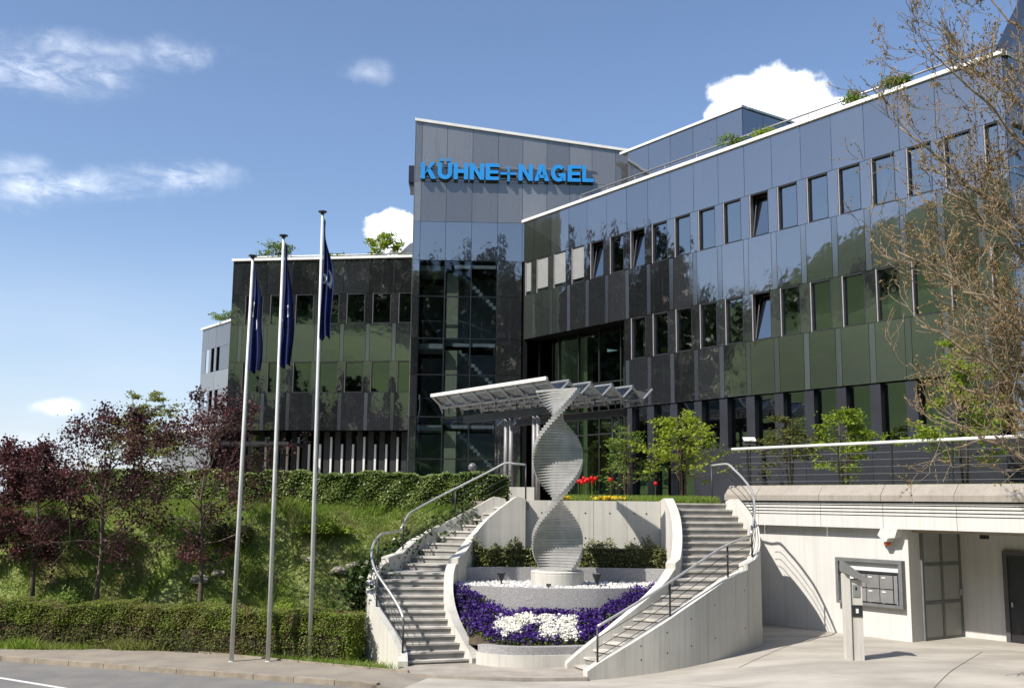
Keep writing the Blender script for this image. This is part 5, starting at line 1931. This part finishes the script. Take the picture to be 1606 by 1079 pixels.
LW_ = .26
GL = {
    'K': [rect(0, LW_, 0, 1), [(LW_, .36), (.60, 1), (.92, 1), (LW_, .18 + .12)], [(.36, .56), (.55, .70), (.96, 0), (.64, 0)]],
    'U': [rect(0, LW_, .38, 1), rect(.64, .90, .38, 1)] + ring(.45, .39, (.45, .40), (.19, .16), 180, 360) + [rect(.12, .36, 1.07, 1.25), rect(.54, .78, 1.07, 1.25)],
    'H': [rect(0, LW_, 0, 1), rect(.64, .90, 0, 1), rect(LW_, .64, .39, .62)],
    'N': [rect(0, LW_, 0, 1), rect(.64, .90, 0, 1), [(LW_, 1), (LW_, .60), (.64, 0), (.64, .40)]],
    'E': [rect(0, LW_, 0, 1), rect(LW_, .80, 0, .21), rect(LW_, .76, .395, .60), rect(LW_, .80, .79, 1)],
    '+': [rect(0, .95, .34, .47), rect(.41, .54, -.06, .88)],
    'A': [[(0, 0), (.27, 0), (.62, 1), (.34, 1)], [(.70, 0), (.98, 0), (.64, 1), (.50, .62)], rect(.24, .74, .18, .38)],
    'G': ring(.50, .5, (.50, .52), (.23, .29), 42, 318) + [rect(.50, .96, .30, .50), rect(.72, .96, .04, .30)],
    'L': [rect(0, LW_, 0, 1), rect(LW_, .78, 0, .21)],
}
x = .30
seq = [('K', .84), ('U', .80), ('H', .80), ('N', .80), ('E', .74), ('+', .90), ('N', .80), ('A', .83), ('G', .84), ('E', .74), ('L', .66)]
tot = sum(a for _, a in seq)
kx = 8.58 / tot
hh = .84
for ch, adv in seq:
    m = MB()
    w_ = adv * kx
    sx = w_ * .90 / {'K': .94, 'U': .9, 'H': .9, 'N': .9, 'E': .8, '+': .95, 'A': .98, 'G': .98, 'L': .78}[ch]
    for poly in GL[ch]:
        n = len(poly)
        ar = sum(poly[i][0] * poly[(i + 1) % n][1] - poly[(i + 1) % n][0] * poly[i][1] for i in range(n))
        if ar < 0: poly = poly[::-1]
        vs = [(px * sx, 0, py * hh) for px, py in poly] + [(px * sx, .2, py * hh) for px, py in poly]
        m.add(vs, [tuple(range(n))], 0)
        m.add(vs, [tuple(range(n, 2 * n))[::-1]] + [((i + 1) % n, i, n + i, n + (i + 1) % n) for i in range(n)], 1)
    o = m.build('letter', ['sign_blue', 'sign_side'], sgn)
    o.location = (x, 0, 0)
    x += w_
MB().box(.2, 8.9, .21, .26, .66, .70).build('sign_rail', 'aluminium', sgn)
MB().box(.2, 8.9, .21, .26, .12, .16).build('sign_rail', 'aluminium', sgn)

# ------------------------------------------------------------------ entrance canopy: folded glass roof on steel ribs
CF = Frame((-3.30, 43.7), (4.53, -6.63))          # u along the ridges (towards us), v back to the facade
CL = 8.03
cp = empty('entrance_canopy', CF.w(4, 2, TER), 'zigzag glass and steel entrance canopy on slim columns', 'canopy')
cb = Vector(cp.location)
ZRI, ZVA = 8.22, 7.80
NT_ = 5


def cw(u, v, z):
    return CF.w(u, v, z) - cb


def cslab(m, u0, u1, v0, z0, v1, z1, th):
    vs = [cw(u0, v0, z0), cw(u1, v0, z0), cw(u1, v1, z1), cw(u0, v1, z1)]
    vs2 = [p - Vector((0, 0, th)) for p in vs]
    m.add([tuple(p) for p in vs + vs2], [(0, 1, 2, 3), (7, 6, 5, 4), (0, 4, 5, 1), (1, 5, 6, 2), (2, 6, 7, 3), (3, 7, 4, 0)])


for k in range(NT_):
    v0, v1, v2 = k * 1.0, k * 1.0 + .52, (k + 1) * 1.0
    for i in range(8):
        a, b = i * CL / 8 + .03, (i + 1) * CL / 8 - .03
        m = MB(); cslab(m, a, b, v0 + .03, ZRI - .03, v1 - .03, ZVA + .03, .015)
        m.build('glass_pane', 'roof_glass', cp)
        m = MB(); cslab(m, a, b, v1 + .03, ZVA + .03, v2 - .03, ZRI - .03, .015)
        m.build('glass_pane', 'roof_glass', cp)
    for i in range(9):
        m = MB(); u = i * CL / 8
        rad = .035 if 0 < i < 8 else .05
        m.tube([cw(u, v0, ZRI - .05), cw(u, v1, ZVA - .05), cw(u, v2, ZRI - .05)], rad, 6)
        m.build('rib', 'aluminium', cp)
        m = MB()
        m.tube([cw(u, v0 + .26, ZRI - .25), cw(u, v1, ZVA - .28), cw(u, v1, ZVA)], .022, 5)
        m.build('brace', 'aluminium', cp)
    MB().tube([cw(-.05, v1, ZVA - .06), cw(CL + .05, v1, ZVA - .06)], .05, 8).build('valley_beam', 'aluminium', cp)
    if k:
        MB().tube([cw(-.05, v0, ZRI), cw(CL + .05, v0, ZRI)], .05, 8).build('ridge_beam', 'aluminium', cp)
m = MB(); cslab(m, -.05, CL + .06, -.06, ZRI + .07, .03, ZRI + .05, .12)
m.build('front_fascia', 'white_coping', cp)
for v in (1.3, 4.0):
    m = MB(); cslab(m, .5, CL - .4, v - .09, 7.42, v + .09, 7.42, .30)
    m.build('main_beam', 'dark_metal', cp)
for (u, v) in ((3.6, 1.3), (3.95, 1.3), (5.5, 1.3), (5.75, 1.3), (6.9, 4.0), (7.3, 4.0), (3.2, 4.0)):
    m = MB().tube([cw(u, v, TER), cw(u, v, 7.13)], .085, 12)
    m.build('column', 'column_grey' if v < 2 else 'dark_metal', cp, True)
for k in range(NT_):
    for u in (.5, CL / 2, CL - .4):
        m = MB().tube([cw(u, k + .52, ZVA - .08), cw(u, k + .52, 7.42)], .03, 6)
        m.build('strut', 'dark_metal', cp)

# ================================================================== the hillside across the road (mirrored in the facades)
CX, CY = 0.0, 35.0
AZ = np.array([40, 62, 70, 76, 80, 84, 88, 92, 97, 104, 115, 130, 146, 165, 180, 200, 225, 260, 300])
EL = np.array([1.0, 8, 9.5, 9.6, 9.4, 11.2, 13.0, 14.2, 15.0, 15.2, 14.8, 14.8, 14.6, 13.0, 11.6, 11.0, 9, 6, 2])


def hill_z(x, y):
    dx, dy = x - CX, y - CY
    az = np.degrees(np.arctan2(-dx, dy)); az = np.where(az < 0, az + 360, az)
    r = np.hypot(dx, dy)
    el = np.interp(az, AZ, EL)
    f = np.clip((r - 44) / 126, 0, 1.35)
    f = f * f * (3 - 2 * np.clip(f, 0, 1)) * .55 + f * .45
    z = (4 + 170 * np.tan(np.radians(el))) * f
    z = z + 1.6 * np.sin(x * .045 + 1) * smooth(r, 60, 110) + 1.2 * np.sin(y * .06 + x * .02) * smooth(r, 60, 110)
    return z - .35 + .0 * r


azs = np.radians(np.linspace(58, 262, 110)); rs = np.concatenate([np.linspace(38, 175, 56), np.linspace(182, 420, 16)])
hm = MB()
for a in azs:
    for r in rs:
        x, y = CX - r * math.sin(a), CY + r * math.cos(a)
        hm.v.append((x, y, float(hill_z(x, y))))
nr_ = len(rs)
for i in range(len(azs) - 1):
    for j in range(nr_ - 1):
        q = i * nr_ + j
        hm.f.append((q, q + 1, q + nr_ + 1, q + nr_)); hm.mi.append(0)
tag(hm.build('hill', 'meadow', smooth=True), kind='structure')

# forest edges on that hillside: conifers and broadleaved trees as one mass
FQ = []
fr2 = np.random.default_rng(99)


def conifer(x, y, h, r):
    z = float(hill_z(x, y)) - .3
    n = int(90 + h * 7)
    t = fr2.random(n) ** .8
    rad = r * (1 - t) * fr2.uniform(.45, 1.1, n) * (1 + .25 * np.sin(t * h * 2.4))
    a = fr2.uniform(0, 6.283, n)
    C = np.stack([x + rad * np.cos(a), y + rad * np.sin(a), z + .6 + t * h], 1)
    FQ.append(leaf_quads(C, 1.5, .8, 0, fr2, .5, .5))


def broad(x, y, h, r):
    z = float(hill_z(x, y)) - .3
    n = int(260)
    q = unit(fr2.normal(size=(n, 3))) * (fr2.random((n, 1)) ** .35) * (1 + .25 * np.sin(fr2.random((n, 1)) * 6))
    C = q * np.array([r, r, h * .42]) + np.array([x, y, z + h * .58])
    FQ.append(leaf_quads(C, 1.1, .8, 0, fr2))


def scatter(n, a0, a1, r0, r1, h0, h1, con):
    for k in range(n):
        a = math.radians(fr2.uniform(a0, a1)); r = fr2.uniform(r0, r1)
        x, y = CX - r * math.sin(a), CY + r * math.cos(a)
        h = fr2.uniform(h0, h1)
        if fr2.random() < con: conifer(x, y, h, h * .22)
        else: broad(x, y, h * .7, h * .27)


scatter(250, 58, 76.5, 85, 165, 14, 26, .7)
scatter(14, 76, 80, 120, 170, 9, 17, .6)
scatter(210, 112, 163, 156, 215, 12, 19, .75)
scatter(420, 162, 215, 85, 195, 11, 20, .8)
scatter(150, 122, 164, 55, 68, 12, 15.5, .3)  # near tree row, added to darken reflections in the left wing's lower panels
for (az, r, h) in ((80.5, 160, 15), (82, 165, 11), (84.5, 160, 13), (90, 165, 9), (112, 100, 6), (131, 90, 7), (139, 75, 5), (150, 80, 5), (158, 95, 6), (170, 70, 5)):
    a = math.radians(az)
    broad(CX - r * math.sin(a), CY + r * math.cos(a), h, h * .36)
tag(leafobj('forest', np.concatenate(FQ), 'leaf_forest'), 'dark forest on the hillside across the road, mirrored in the facades', 'forest', kind='stuff')
# far lowland wood on the horizon at the left
fq = []
for k in range(160):
    x = fr2.uniform(-230, -60); y = fr2.uniform(190, 330); h = fr2.uniform(2.5, 5)
    q = unit(fr2.normal(size=(60, 3))) * (fr2.random((60, 1)) ** .4)
    fq.append(leaf_quads(q * np.array([h * .8, h * .8, h * .5]) + np.array([x, y, h * .5]), 1.6, 1.2, 0, fr2))
tag(leafobj('distant_wood', np.concatenate(fq), 'leaf_far'), 'distant low wood on the horizon at the far left', 'wood', kind='stuff')
